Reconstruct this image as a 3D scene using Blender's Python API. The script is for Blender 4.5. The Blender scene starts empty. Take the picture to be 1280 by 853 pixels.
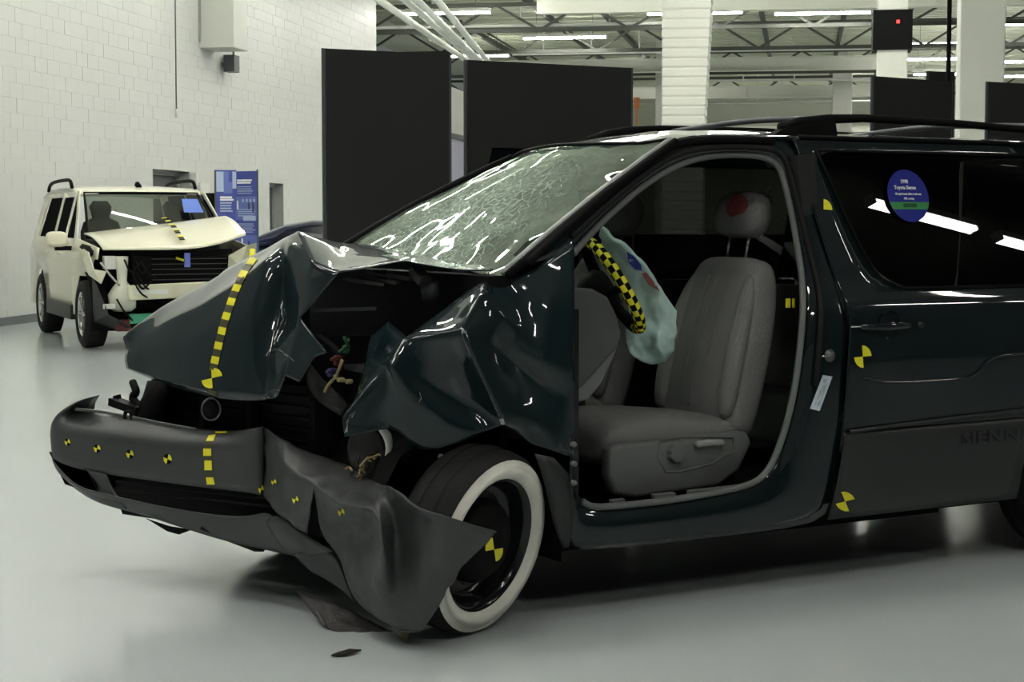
import bpy, bmesh, math, random
from mathutils import Vector, Matrix
from mathutils.bvhtree import BVHTree
random.seed(7)
sin, cos, pi, R = math.sin, math.cos, math.pi, math.radians
SC = bpy.context.scene
COL = SC.collection

# ------------------------------------------------------------------ camera, world, exposure
# world frame = minivan frame: x backward along the van, y from its near side inwards, z up
FPX = 2200.0
TH = math.atan(2200 / 3716)
PIT = math.atan((426.5 - 272.0) / FPX)
RIGHT = Vector((cos(TH), -sin(TH), 0)); FH = Vector((sin(TH), cos(TH), 0))
CAM = RIGHT * 0.067 - FH * (2200 / 372); CAM.z = 1.42
FW = (FH * cos(PIT) + Vector((0, 0, -sin(PIT)))).normalized()
UPV = RIGHT.cross(FW)
cam = bpy.data.objects.new('camera', bpy.data.cameras.new('camera'))
COL.objects.link(cam)
cam.data.sensor_width = 36; cam.data.lens = FPX / 1280 * 36
cam.data.clip_end = 300
mw = Matrix((RIGHT, UPV, -FW)).transposed().to_4x4(); mw.translation = CAM
cam.matrix_world = mw
SC.camera = cam

def ray(px, py):
    return FW + RIGHT * ((px - 640) / FPX) + UPV * ((426.5 - py) / FPX)
def V(px, py, y=None, x=None, z=None, d=None):
    v = ray(px, py)
    if y is not None: t = (y - CAM.y) / v.y
    elif x is not None: t = (x - CAM.x) / v.x
    elif z is not None: t = (z - CAM.z) / v.z
    else: t = d
    return CAM + v * t

SC.view_settings.view_transform = 'Standard'
SC.view_settings.look = 'None'
SC.view_settings.gamma = 1.0
SC.view_settings.use_curve_mapping = False
SC.view_settings.exposure = 2.05
try: SC.cycles.use_denoising = True
except Exception: pass
SC.cycles.max_bounces = 8
SC.cycles.caustics_reflective = False
SC.cycles.caustics_refractive = False
world = bpy.data.worlds.new('hall_air'); SC.world = world
world.use_nodes = True
world.node_tree.nodes['Background'].inputs[0].default_value = (0.8, 0.9, 0.8, 1)
world.node_tree.nodes['Background'].inputs[1].default_value = 0.035
LAMP = 20.0

# ------------------------------------------------------------------ helpers
def mat(name, col, rough=0.5, metal=0.0, coat=0.0, bump=None, var=None, emit=None, spec=None, cr=0.03):
    m = bpy.data.materials.new(name); m.use_nodes = True
    nt = m.node_tree; b = nt.nodes['Principled BSDF']
    c = (*col, 1)
    b.inputs['Base Color'].default_value = c
    b.inputs['Roughness'].default_value = rough
    b.inputs['Metallic'].default_value = metal
    b.inputs['Coat Weight'].default_value = coat
    b.inputs['Coat Roughness'].default_value = cr
    if spec is not None: b.inputs['Specular IOR Level'].default_value = spec
    if emit:
        b.inputs['Emission Color'].default_value = c
        b.inputs['Emission Strength'].default_value = emit
    if bump or var:
        tc = nt.nodes.new('ShaderNodeTexCoord')
    if var:      # (scale, amount): mottled colour
        n = nt.nodes.new('ShaderNodeTexNoise'); n.inputs['Scale'].default_value = var[0]; n.inputs['Detail'].default_value = 6
        nt.links.new(tc.outputs['Object'], n.inputs['Vector'])
        r = nt.nodes.new('ShaderNodeMix'); r.data_type = 'RGBA'
        r.inputs['A'].default_value = (*[x * (1 - var[1]) for x in col], 1)
        r.inputs['B'].default_value = (*[min(1, x * (1 + var[1])) for x in col], 1)
        nt.links.new(n.outputs['Fac'], r.inputs['Factor'])
        nt.links.new(r.outputs['Result'], b.inputs['Base Color'])
    if bump:     # (scale, strength)
        n2 = nt.nodes.new('ShaderNodeTexNoise'); n2.inputs['Scale'].default_value = bump[0]; n2.inputs['Detail'].default_value = 4
        nt.links.new(tc.outputs['Object'], n2.inputs['Vector'])
        bp = nt.nodes.new('ShaderNodeBump'); bp.inputs['Strength'].default_value = bump[1]; bp.inputs['Distance'].default_value = 0.02
        nt.links.new(n2.outputs['Fac'], bp.inputs['Height'])
        nt.links.new(bp.outputs['Normal'], b.inputs['Normal'])
        if coat: nt.links.new(bp.outputs['Normal'], b.inputs['Coat Normal'])
    return m

def two_sided_fresnel(nt, fr, ior):
    # a pane is thin: both faces reflect like the outside of the glass
    ge = nt.nodes.new('ShaderNodeNewGeometry'); ma = nt.nodes.new('ShaderNodeMath'); ma.operation = 'MULTIPLY_ADD'
    ma.inputs[1].default_value = 1 / ior - ior; ma.inputs[2].default_value = ior
    nt.links.new(ge.outputs['Backfacing'], ma.inputs[0]); nt.links.new(ma.outputs[0], fr.inputs[0])

def glass_mat(name, tint, ior=1.5, rough=0.0):
    m = bpy.data.materials.new(name); m.use_nodes = True
    nt = m.node_tree; nt.nodes.clear()
    out = nt.nodes.new('ShaderNodeOutputMaterial'); mx = nt.nodes.new('ShaderNodeMixShader')
    fr = nt.nodes.new('ShaderNodeFresnel'); two_sided_fresnel(nt, fr, ior)
    tr = nt.nodes.new('ShaderNodeBsdfTransparent'); tr.inputs[0].default_value = (*tint, 1)
    gl = nt.nodes.new('ShaderNodeBsdfGlossy'); gl.inputs['Roughness'].default_value = rough
    nt.links.new(fr.outputs[0], mx.inputs[0]); nt.links.new(tr.outputs[0], mx.inputs[1]); nt.links.new(gl.outputs[0], mx.inputs[2])
    nt.links.new(mx.outputs[0], out.inputs[0])
    return m

def cracked_glass(name):
    m = bpy.data.materials.new(name); m.use_nodes = True
    nt = m.node_tree; nt.nodes.clear(); N = nt.nodes.new; L = nt.links.new
    out = N('ShaderNodeOutputMaterial'); tc = N('ShaderNodeTexCoord')
    fr = N('ShaderNodeFresnel'); two_sided_fresnel(nt, fr, 1.75)
    tr = N('ShaderNodeBsdfTransparent'); tr.inputs[0].default_value = (.42, .50, .43, 1)
    gl = N('ShaderNodeBsdfGlossy'); gl.inputs['Roughness'].default_value = 0.03; gl.inputs['Color'].default_value = (.85, .95, .85, 1)
    df = N('ShaderNodeBsdfDiffuse'); df.inputs[0].default_value = (.42, .52, .43, 1)
    m1 = N('ShaderNodeMixShader'); m2 = N('ShaderNodeMixShader')
    # wavy, dented sheet
    nz = N('ShaderNodeTexNoise'); nz.inputs['Scale'].default_value = 2.6; nz.inputs['Detail'].default_value = 1.5; nz.inputs['Distortion'].default_value = .8
    L(tc.outputs['Object'], nz.inputs['Vector'])
    # crack webs
    n3 = N('ShaderNodeTexNoise'); n3.inputs['Scale'].default_value = 7; L(tc.outputs['Object'], n3.inputs['Vector'])
    mixv = N('ShaderNodeMix'); mixv.data_type = 'VECTOR'; mixv.inputs['Factor'].default_value = .12
    L(tc.outputs['Object'], mixv.inputs['A']); L(n3.outputs['Color'], mixv.inputs['B'])
    masks = []
    for sc_, w in ((6, .02), (30, .09)):
        vo = N('ShaderNodeTexVoronoi'); vo.feature = 'DISTANCE_TO_EDGE'; vo.inputs['Scale'].default_value = sc_
        L(mixv.outputs['Result'], vo.inputs['Vector'])
        rp = N('ShaderNodeMapRange'); rp.inputs['From Min'].default_value = 0; rp.inputs['From Max'].default_value = w
        rp.inputs['To Min'].default_value = 1; rp.inputs['To Max'].default_value = 0
        L(vo.outputs['Distance'], rp.inputs['Value']); masks.append(rp)
    # how shattered: strongest around the impact spot low on the passenger side
    dist = N('ShaderNodeVectorMath'); dist.operation = 'DISTANCE'
    dist.inputs[1].default_value = WS_HIT
    L(tc.outputs['Object'], dist.inputs[0])
    near = N('ShaderNodeMapRange'); near.inputs['From Min'].default_value = .1; near.inputs['From Max'].default_value = .85
    near.inputs['To Min'].default_value = 1; near.inputs['To Max'].default_value = 0.0
    L(dist.outputs['Value'], near.inputs['Value'])
    fine = N('ShaderNodeMath'); fine.operation = 'MULTIPLY'; L(masks[1].outputs[0], fine.inputs[0]); L(near.outputs[0], fine.inputs[1])
    coarse = N('ShaderNodeMath'); coarse.operation = 'MULTIPLY'; L(masks[0].outputs[0], coarse.inputs[0]); coarse.inputs[1].default_value = .22
    mxm = N('ShaderNodeMath'); mxm.operation = 'MAXIMUM'; L(fine.outputs[0], mxm.inputs[0]); L(coarse.outputs[0], mxm.inputs[1])
    haze = N('ShaderNodeMath'); haze.operation = 'MULTIPLY_ADD'; L(near.outputs[0], haze.inputs[0]); haze.inputs[1].default_value = .5; L(mxm.outputs[0], haze.inputs[2]); haze.use_clamp = True
    hs = N('ShaderNodeMath'); hs.operation = 'MULTIPLY'; L(haze.outputs[0], hs.inputs[0]); hs.inputs[1].default_value = .7
    hsum = N('ShaderNodeMath'); hsum.operation = 'MULTIPLY_ADD'; L(mxm.outputs[0], hsum.inputs[0]); hsum.inputs[1].default_value = .05; L(nz.outputs['Fac'], hsum.inputs[2])
    bp = N('ShaderNodeBump'); bp.inputs['Strength'].default_value = .12; bp.inputs['Distance'].default_value = .05
    L(nz.outputs['Fac'], bp.inputs['Height'])
    L(bp.outputs['Normal'], gl.inputs['Normal'])
    L(fr.outputs[0], m1.inputs[0]); L(tr.outputs[0], m1.inputs[1]); L(gl.outputs[0], m1.inputs[2])
    L(hs.outputs[0], m2.inputs[0]); L(m1.outputs[0], m2.inputs[1]); L(df.outputs[0], m2.inputs[2])
    L(m2.outputs[0], out.inputs[0])
    return m

def origin_of(p):
    o = Vector((0, 0, 0))
    while p is not None:
        o += p.location; p = p.parent
    return o
def shallow(p):
    # never deeper than thing > part > sub-part
    while p is not None and p.parent is not None and p.parent.parent is not None: p = p.parent
    return p
def mesh(name, verts, faces, m, parent=None, smooth=False, local=False, fmats=None):
    """verts in world metres (parents are never rotated) unless local"""
    parent = shallow(parent)
    off = Vector((0, 0, 0)) if local else origin_of(parent)
    me = bpy.data.meshes.new(name)
    me.from_pydata([tuple(Vector(v) - off) for v in verts], [], faces)
    bm = bmesh.new(); bm.from_mesh(me); bmesh.ops.recalc_face_normals(bm, faces=bm.faces); bm.to_mesh(me); bm.free()
    for x in (m if isinstance(m, (list, tuple)) else [m]): me.materials.append(x)
    if fmats:
        for p, i in zip(me.polygons, fmats): p.material_index = i
    if smooth:
        for p in me.polygons: p.use_smooth = True
    o = bpy.data.objects.new(name, me); COL.objects.link(o)
    if parent: o.parent = parent
    return o
def tag(o, label=None, cat=None, group=None, kind=None):
    if label: o['label'] = label
    if cat: o['category'] = cat
    if group: o['group'] = group
    if kind: o['kind'] = kind
    return o
def empty(name, loc, label=None, cat=None, group=None, parent=None, rz=0, kind=None):
    e = bpy.data.objects.new(name, None); COL.objects.link(e); e.location = loc; e.rotation_euler = (0, 0, rz)
    e.empty_display_size = .1
    if parent: e.parent = parent
    return tag(e, label, cat, group, kind)
def subsurf(o, lv=2):
    s = o.modifiers.new('smooth', 'SUBSURF'); s.levels = lv; s.render_levels = lv
    for p in o.data.polygons: p.use_smooth = True
    return o
def solid(o, t=.004, off=-1):
    s = o.modifiers.new('thick', 'SOLIDIFY'); s.thickness = t; s.offset = off
    return o
def bevel(o, w=.01, seg=2):
    b = o.modifiers.new('bevel', 'BEVEL'); b.width = w; b.segments = seg; b.limit_method = 'ANGLE'; b.angle_limit = R(40)
    return o
def crease(o, edges, val=1.0):
    me = o.data
    a = me.attributes.get('crease_edge') or me.attributes.new('crease_edge', 'FLOAT', 'EDGE')
    idx = {tuple(sorted(e.vertices)): e.index for e in me.edges}
    for e in edges:
        k = idx.get(tuple(sorted(e)))
        if k is not None: a.data[k].value = val
def crease_rim(o, val=1.0):
    cnt = {}
    for p in o.data.polygons:
        for k in p.edge_keys: cnt[k] = cnt.get(k, 0) + 1
    crease(o, [k for k, c in cnt.items() if c == 1], val)

def sheet(name, pts, faces, m, parent, sub=2, cr=None, crv=.8, thick=.003, rim=1.0, dent=None, pre=0, jit=0.0):
    keys = list(pts); ix = {k: i for i, k in enumerate(keys)}
    vs = [pts[k] if isinstance(pts[k], Vector) else V(pts[k][0], pts[k][1], y=pts[k][2]) for k in keys]
    F_ = [[ix[k] for k in f.split()] for f in faces]
    ced = []
    for c in (cr or []):
        ks = c.split(); ced += [(ix[a], ix[b]) for a, b in zip(ks, ks[1:])]
    rj = random.Random(len(vs))
    for _ in range(pre):       # halve every edge first so that the folds stay where they were bent
        mids = {}; F2 = []
        def mid(a, b):
            k = (min(a, b), max(a, b))
            if k not in mids:
                mids[k] = len(vs); vs.append((vs[a] + vs[b]) / 2 + Vector((rj.uniform(-jit, jit), rj.uniform(-jit, jit), rj.uniform(-jit, jit))))
            return mids[k]
        for f in F_:
            n_ = len(f); ms = [mid(f[i], f[(i + 1) % n_]) for i in range(n_)]
            if n_ == 3:
                F2 += [[f[0], ms[0], ms[2]], [f[1], ms[1], ms[0]], [f[2], ms[2], ms[1]], ms]
            else:
                c_ = len(vs); vs.append(sum((vs[i] for i in f), Vector()) / n_)
                F2 += [[f[i], ms[i], c_, ms[i - 1]] for i in range(n_)]
        ced = [e for a, b in ced if (min(a, b), max(a, b)) in mids for e in ((a, mids[(min(a, b), max(a, b))]), (mids[(min(a, b), max(a, b))], b))]
        F_ = F2
    o = mesh(name, vs, F_, m, parent)
    if sub: subsurf(o, sub)
    crease_rim(o, rim)
    crease(o, ced, crv)
    if dent:
        t = bpy.data.textures.new(name + '_dents', 'CLOUDS'); t.noise_scale = dent[0]
        d = o.modifiers.new('dents', 'DISPLACE'); d.texture = t; d.strength = dent[1]; d.mid_level = .5; d.texture_coords = 'LOCAL'
    if thick: solid(o, thick)
    return o
def gridf(nr, nc, skip=(), base=0, wrap=False):
    f = []
    for i in range(nr - 1):
        for j in range(nc if wrap else nc - 1):
            if (i, j) in skip: continue
            k = (j + 1) % nc
            f.append([base + i * nc + j, base + i * nc + k, base + (i + 1) * nc + k, base + (i + 1) * nc + j])
    return f
def grid(name, rows, m, parent, sub=0, skip=(), thick=0, smooth=True, rim=1.0, local=False, dent=None):
    vs = [Vector(p) for r in rows for p in r]
    o = mesh(name, vs, gridf(len(rows), len(rows[0]), skip), m, parent, smooth=smooth, local=local)
    if sub: subsurf(o, sub); crease_rim(o, rim)
    if dent:
        t = bpy.data.textures.new(name + '_dents', 'CLOUDS'); t.noise_scale = dent[0]
        d = o.modifiers.new('dents', 'DISPLACE'); d.texture = t; d.strength = dent[1]; d.mid_level = .5; d.texture_coords = 'LOCAL'
    if thick: solid(o, thick)
    return o
def catmull(P, n=6, closed=False):
    P = [Vector(p) for p in P]; out = []
    N = len(P)
    for i in range(N if closed else N - 1):
        a = P[(i - 1) % N] if (closed or i) else P[0] * 2 - P[1]
        b, c = P[i], P[(i + 1) % N]
        d = P[(i + 2) % N] if (closed or i + 2 < N) else c * 2 - b
        for k in range(n):
            t = k / n
            out.append(.5 * ((2 * b) + (c - a) * t + (2 * a - 5 * b + 4 * c - d) * t * t + (3 * b - a - 3 * c + d) * t ** 3))
    if not closed: out.append(P[-1])
    return out
def tube_geo(P, r, seg=8, closed=False, base=0):
    P = [Vector(p) for p in P]; n = len(P); vs = []; fs = []
    up = None
    for i in range(n):
        if closed: t = P[(i + 1) % n] - P[i - 1]
        else: t = P[min(i + 1, n - 1)] - P[max(i - 1, 0)]
        t.normalize()
        if up is None: up = Vector((0, 0, 1)) if abs(t.z) < .9 else Vector((1, 0, 0))
        s = t.cross(up)
        if s.length < 1e-6: s = t.cross(Vector((0, 1, 0)))
        s.normalize(); up = s.cross(t).normalized()
        rr = r
        if isinstance(r, (list, tuple)):
            q = i / max(1, n - 1) * (len(r) - 1); j = min(int(q), len(r) - 2); rr = r[j] + (r[j + 1] - r[j]) * (q - j)
        for k in range(seg):
            a = 2 * pi * k / seg
            vs.append(P[i] + (s * cos(a) + up * sin(a)) * rr)
    for i in range(n if closed else n - 1):
        for k in range(seg):
            j = (i + 1) % n; q = (k + 1) % seg
            fs.append([base + i * seg + k, base + i * seg + q, base + j * seg + q, base + j * seg + k])
    if not closed:
        fs.append([base + k for k in range(seg)][::-1]); fs.append([base + (n - 1) * seg + k for k in range(seg)])
    return vs, fs
def tube(name, P, r, m, parent, seg=8, closed=False, local=False, sm=0):
    if sm: P = catmull(P, sm, closed); 
    vs, fs = tube_geo(P, r, seg, closed)
    return mesh(name, vs, fs, m, parent, smooth=True, local=local)
class MB:
    """collects shapes into one mesh"""
    def __init__(s): s.v = []; s.f = []
    def add(s, vs, fs):
        b = len(s.v); s.v += [Vector(v) for v in vs]; s.f += [[i + b for i in f] for f in fs]; return s
    def box(s, c, d, rot=None, rz=0):
        h = Vector(d) / 2; vs = []
        for x in (-1, 1):
            for y in (-1, 1):
                for z in (-1, 1):
                    p = Vector((x * h.x, y * h.y, z * h.z))
                    if rot: p = rot @ p
                    elif rz: p = Matrix.Rotation(rz, 3, 'Z') @ p
                    vs.append(Vector(c) + p)
        return s.add(vs, [[0, 1, 3, 2], [4, 6, 7, 5], [0, 4, 5, 1], [2, 3, 7, 6], [0, 2, 6, 4], [1, 5, 7, 3]])
    def bar(s, a, b, w, h=None):
        a, b = Vector(a), Vector(b); t = (b - a); L = t.length; t.normalize()
        u = Vector((0, 0, 1)) if abs(t.z) < .95 else Vector((1, 0, 0))
        x = t.cross(u).normalized(); u = x.cross(t).normalized(); h = h or w
        vs = [p + x * (sx * w / 2) + u * (sz * h / 2) for p in (a, b) for sx in (-1, 1) for sz in (-1, 1)]
        return s.add(vs, [[0, 1, 3, 2], [4, 6, 7, 5], [0, 4, 5, 1], [2, 3, 7, 6], [0, 2, 6, 4], [1, 5, 7, 3]])
    def tube(s, P, r, seg=6, sm=0, closed=False):
        if sm: P = catmull(P, sm, closed)
        vs, fs = tube_geo(P, r, seg, closed); return s.add(vs, fs)
    def build(s, name, m, parent=None, smooth=False, local=False):
        return mesh(name, s.v, s.f, m, parent, smooth, local)
def lathe(name, prof, c, axis, m, parent, seg=40, local=False, fm=None, closed=False, squash=None):
    """profile of (axial, radius)"""
    axis = Vector(axis).normalized(); u = axis.cross(Vector((0, 0, 1))).normalized(); w = u.cross(axis)
    vs = []
    for a, r in prof:
        for k in range(seg):
            t = 2 * pi * k / seg
            p = Vector(c) + axis * a + (u * cos(t) + w * sin(t)) * r
            if squash: p = squash(p)
            vs.append(p)
    fs = gridf(len(prof), seg, wrap=True); mi = []
    if fm: mi = [fm[i] for i in range(len(prof) - 1) for _ in range(seg)]
    if prof[0][1] > 1e-4 and not closed: pass
    return mesh(name, vs, fs, m, parent, smooth=True, local=local, fmats=mi or None)
def supsec(c, u, w, hu, hw, n=3.0, seg=20):
    out = []
    for k in range(seg):
        t = 2 * pi * k / seg; ct, st = cos(t), sin(t)
        out.append(Vector(c) + Vector(u) * (hu * math.copysign(abs(ct) ** (2 / n), ct)) + Vector(w) * (hw * math.copysign(abs(st) ** (2 / n), st)))
    return out
def loft(name, secs, m, parent, sub=0, local=False, cap=True):
    n = len(secs[0]); vs = [p for s in secs for p in s]
    fs = gridf(len(secs), n, wrap=True)
    if cap:
        fs.append(list(range(n))[::-1]); fs.append([(len(secs) - 1) * n + k for k in range(n)])
    o = mesh(name, vs, fs, m, parent, smooth=True, local=local)
    if sub: subsurf(o, sub)
    return o
def text_mesh(name, txt, size, m, parent, origin, ux, uy, align='CENTER', ext=0.0004, bold=0.0, sx=1.0):
    cu = bpy.data.curves.new(name, 'FONT'); cu.body = txt; cu.size = size; cu.align_x = align; cu.align_y = 'CENTER'
    cu.extrude = ext; cu.offset = bold; cu.resolution_u = 2
    t = bpy.data.objects.new('tmp', cu); COL.objects.link(t)
    bpy.context.view_layer.update()
    me = bpy.data.meshes.new_from_object(t.evaluated_get(bpy.context.evaluated_depsgraph_get()))
    bpy.data.objects.remove(t)
    ux = Vector(ux).normalized(); uz = ux.cross(Vector(uy)).normalized(); uy = uz.cross(ux)
    parent = shallow(parent)
    off = origin_of(parent)
    for v in me.vertices:
        v.co = Vector(origin) - off + ux * (v.co.x * sx) + uy * v.co.y + uz * v.co.z
    me.materials.clear(); me.materials.append(m)
    o = bpy.data.objects.new(name, me); COL.objects.link(o); o.parent = parent
    return o

# stickers: flat print laid on a built surface
_bvh = {}
def bvh(o):
    if o.name not in _bvh:
        bpy.context.view_layer.update()
        dg = bpy.context.evaluated_depsgraph_get(); ev = o.evaluated_get(dg)
        me = ev.to_mesh(); M_ = o.matrix_world
        _bvh[o.name] = BVHTree.FromPolygons([M_ @ v.co for v in me.vertices], [list(p.vertices) for p in me.polygons])
        ev.to_mesh_clear()
    return _bvh[o.name]
def hit(o, px, py):
    d = ray(px, py).normalized()
    h = bvh(o).ray_cast(CAM, d)
    if h[0] is None: return None
    n = h[1]
    if n.dot(d) > 0: n = -n
    return h[0] + n * .0025
def sticker(name, o, polys, m, parent=None):
    vs = []; fs = []
    for pl in polys:
        c = (sum(p[0] for p in pl) / len(pl), sum(p[1] for p in pl) / len(pl))
        loop = []
        for a, b in zip(pl, pl[1:] + pl[:1]):
            loop += [a, ((a[0] + b[0]) / 2, (a[1] + b[1]) / 2)]
        ring = [((a[0] + c[0]) / 2, (a[1] + c[1]) / 2) for a in loop]
        P = [hit(o, *q) for q in [c] + ring + loop]
        if any(p is None for p in P): continue
        b0 = len(vs); vs += P; n = len(loop)
        for k in range(n):
            j = (k + 1) % n
            fs += [[b0, b0 + 1 + k, b0 + 1 + j], [b0 + 1 + k, b0 + 1 + n + k, b0 + 1 + n + j, b0 + 1 + j]]
    if not fs: return None
    return mesh(name, vs, fs, m, parent or o)
def quadrant(o, c, ax, ay, rot=0, only=(0, 2), black=True, parent=None):
    """round two-colour aiming mark: ax/ay = half axes in pixels"""
    def sec(k):
        p = [c]
        for i in range(5):
            t = rot + pi / 2 * (k + i / 4)
            p.append((c[0] + ax[0] * cos(t) + ay[0] * sin(t), c[1] + ax[1] * cos(t) + ay[1] * sin(t)))
        return p
    s = sticker('target_sticker', o, [sec(k) for k in only], YEL, parent)
    if black and s:
        sticker('target_backing', o, [sec(k) for k in range(4) if k not in only], BLK, parent or o)
    return s

# hall frame: u across to the right, v along the block wall, camera's foot at the origin
HA = math.atan(360 / FPX)
def H(u, v, z):
    xc = u * cos(HA) + v * sin(HA); yc = -u * sin(HA) + v * cos(HA)
    p = Vector((CAM.x, CAM.y, 0)) + RIGHT * xc + FH * yc; p.z = z
    return p
HU = (H(1, 0, 0) - H(0, 0, 0)); HV = (H(0, 1, 0) - H(0, 0, 0))
HROT = math.atan2(HU.y, HU.x)
def hbox(name, u0, u1, v0, v1, z0, z1, m, parent=None):
    vs = [H(u, v, z) for u in (u0, u1) for v in (v0, v1) for z in (z0, z1)]
    return mesh(name, vs, [[0, 1, 3, 2], [4, 6, 7, 5], [0, 4, 5, 1], [2, 3, 7, 6], [0, 2, 6, 4], [1, 5, 7, 3]], m, parent)
def huv(px, d):
    """hall u,v of a point seen at column px at depth d"""
    xc = (px - 640) / FPX * d
    return xc * cos(HA) - d * sin(HA), xc * sin(HA) + d * cos(HA)
def hz(py, d): return 1.42 + (272 - py) / FPX * d

# ------------------------------------------------------------------ materials
PAINT = mat('dark_green_paint', (.0024, .0072, .0083), .5, 0, 1.0, bump=(2.2, .02), spec=.1)
PAINTC = mat('crumpled_green_paint', (.0037, .0118, .0135), .5, 0, 1.0, bump=(6, .03), spec=.1, cr=.04)
BUMP = mat('grey_bumper_plastic', (.040, .043, .042), .45, bump=(160, .05), var=(6, .12))
CLAD = mat('dark_cladding', (.014, .016, .0155), .45)
BLK = mat('black_plastic', (.005, .005, .005), .6, spec=.07)
BLKG = mat('black_gloss', (.006, .007, .007), .15)
RUB = mat('rubber', (.008, .008, .008), .7, bump=(60, .2), spec=.25)
WHT = mat('white_sidewall_paint', (.66, .65, .57), .7, var=(9, .25))
SEAL = mat('grey_seal', (.12, .125, .12), .6)
FAB = mat('grey_seat_fabric', (.155, .153, .148), .9, bump=(220, .25), var=(14, .15))
FABD = mat('dark_seat_fabric', (.15, .15, .145), .9, bump=(220, .25), var=(14, .2))
SPL = mat('seat_plastic', (.105, .11, .105), .55)
DASH = mat('dash_plastic', (.075, .08, .075), .65)
TRIM = mat('cabin_trim', (.02, .02, .02), .8, spec=.2)
CHR = mat('bright_metal', (.6, .6, .58), .22, 1)
STEEL = mat('dull_steel', (.16, .16, .155), .5, .8, bump=(20, .2))
DIRTY = mat('dirty_engine_metal', (.022, .021, .019), .6, .4, bump=(14, .4), var=(9, .5))
YEL = mat('yellow_sticker', (.78, .72, .02), .5)
TAN = mat('tan_connector', (.30, .25, .12), .6)
GRNW = mat('green_wire', (.02, .07, .03), .6)
REDW = mat('red_wire', (.09, .015, .015), .6)
PURW = mat('purple_wire', (.04, .03, .10), .6)
WHP = mat('white_plastic', (.62, .63, .58), .5)
BAG = mat('airbag_cloth', (.48, .64, .61), .8, bump=(9, .3), var=(5, .15))
BLUE = mat('blue_print', (.028, .034, .235), .85, spec=.05)
GREENP = mat('green_print', (.055, .23, .08), .85, spec=.05)
WTXT = mat('white_print', (.8, .8, .8), .5)
RED = mat('red_chalk', (.15, .03, .028), .9)
REDB = mat('red_chalk_light', (.42, .13, .12), .9)
BLUC = mat('blue_chalk', (.06, .07, .42), .9)
LABEL = mat('pale_label', (.55, .62, .68), .5)
TINT = glass_mat('tinted_glass', (.028, .031, .028))
TINT2 = glass_mat('light_tinted_glass', (.25, .28, .25))
WALLM = mat('white_block_paint', (.555, .565, .535), .55, var=(.5, .03), bump=(40, .05))
MORT = mat('painted_joint', (.54, .55, .52), .7)
def floor_material():
    m = mat('grey_epoxy_floor', (.52, .56, .555), .16, var=(.35, .06), bump=(1.3, .01), spec=.5)
    return m
FLOORM = floor_material()
PANELM = mat('black_display_board', (.010, .0105, .009), .9)
CEILM = mat('ceiling_deck', (.78, .80, .68), .7, var=(.4, .10))
JOIST = mat('joist_steel', (.055, .06, .045), .6)
BEAMW = mat('white_beam_paint', (.62, .63, .55), .6, var=(.6, .06))
COLW = mat('column_paint', (.56, .57, .51), .6)
GREYM = mat('grey_paint', (.28, .29, .27), .6)
DKGREY = mat('dark_grey', (.06, .065, .07), .5)
GLOW = mat('lamp_tube', (1.0, .99, .945), .5, emit=LAMP)
BASEM = mat('baseboard_grey', (.12, .13, .13), .6)

# ================================================================== SETTING
fv = [H(u, v, 0) for u, v in ((-14, -14), (26, -14), (26, 80), (-14, 80))]
tag(mesh('floor', fv, [[0, 1, 2, 3]], FLOORM), kind='structure')
CZ = 7.2
cm = MB()
cm.add([H(u, v, CZ) for u, v in ((-14, 13), (26, 13), (26, 80), (-14, 80))], [[0, 1, 2, 3]])
tag(cm.build('ceiling', CEILM), kind='structure')
tag(mesh('ceiling', [H(u, v, CZ) for u, v in ((-14, -14), (26, -14), (26, 13), (-14, 13))], [[0, 1, 2, 3]], mat('dark_ceiling', (.10, .10, .09), .8)), kind='structure')  # near ceiling coloured dark to dim its reflection in the van's side
WU = -10.3
doors = [(28.55, 30.15, 2.22), (34.7, 35.75, 2.10)]      # depth range, height
def wall_v(px):
    d = -WU / cos(HA) / (math.tan(HA) - (px - 640) / FPX)
    return huv(px, d)[1]
D1 = (wall_v(193), wall_v(238), 2.2); D2 = (wall_v(338), wall_v(355), 2.10)
VE = wall_v(472)
# painted joints behind, the blocks proud of them
wl = MB()
def wrect(v0, v1, z0, z1, u=WU - .004):
    wl.add([H(u, v0, z0), H(u, v1, z0), H(u, v1, z1), H(u, v0, z1)], [[0, 1, 2, 3]])
V0 = 14.0
for a, b in ((V0, D1[0]), (D1[1], D2[0]), (D2[1], VE)): wrect(a, b, 0, 2.2)
wrect(D1[0], D1[1], D1[2], 2.2001); wrect(D2[0], D2[1], D2[2], 2.2)
wrect(V0, VE, 2.2, CZ)
wl.add([H(WU - .006, VE, 0), H(WU - .6, VE, 0), H(WU - .6, VE, CZ), H(WU - .006, VE, CZ)], [[0, 1, 2, 3]])
wall = tag(wl.build('wall_left', MORT), kind='structure')
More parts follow.
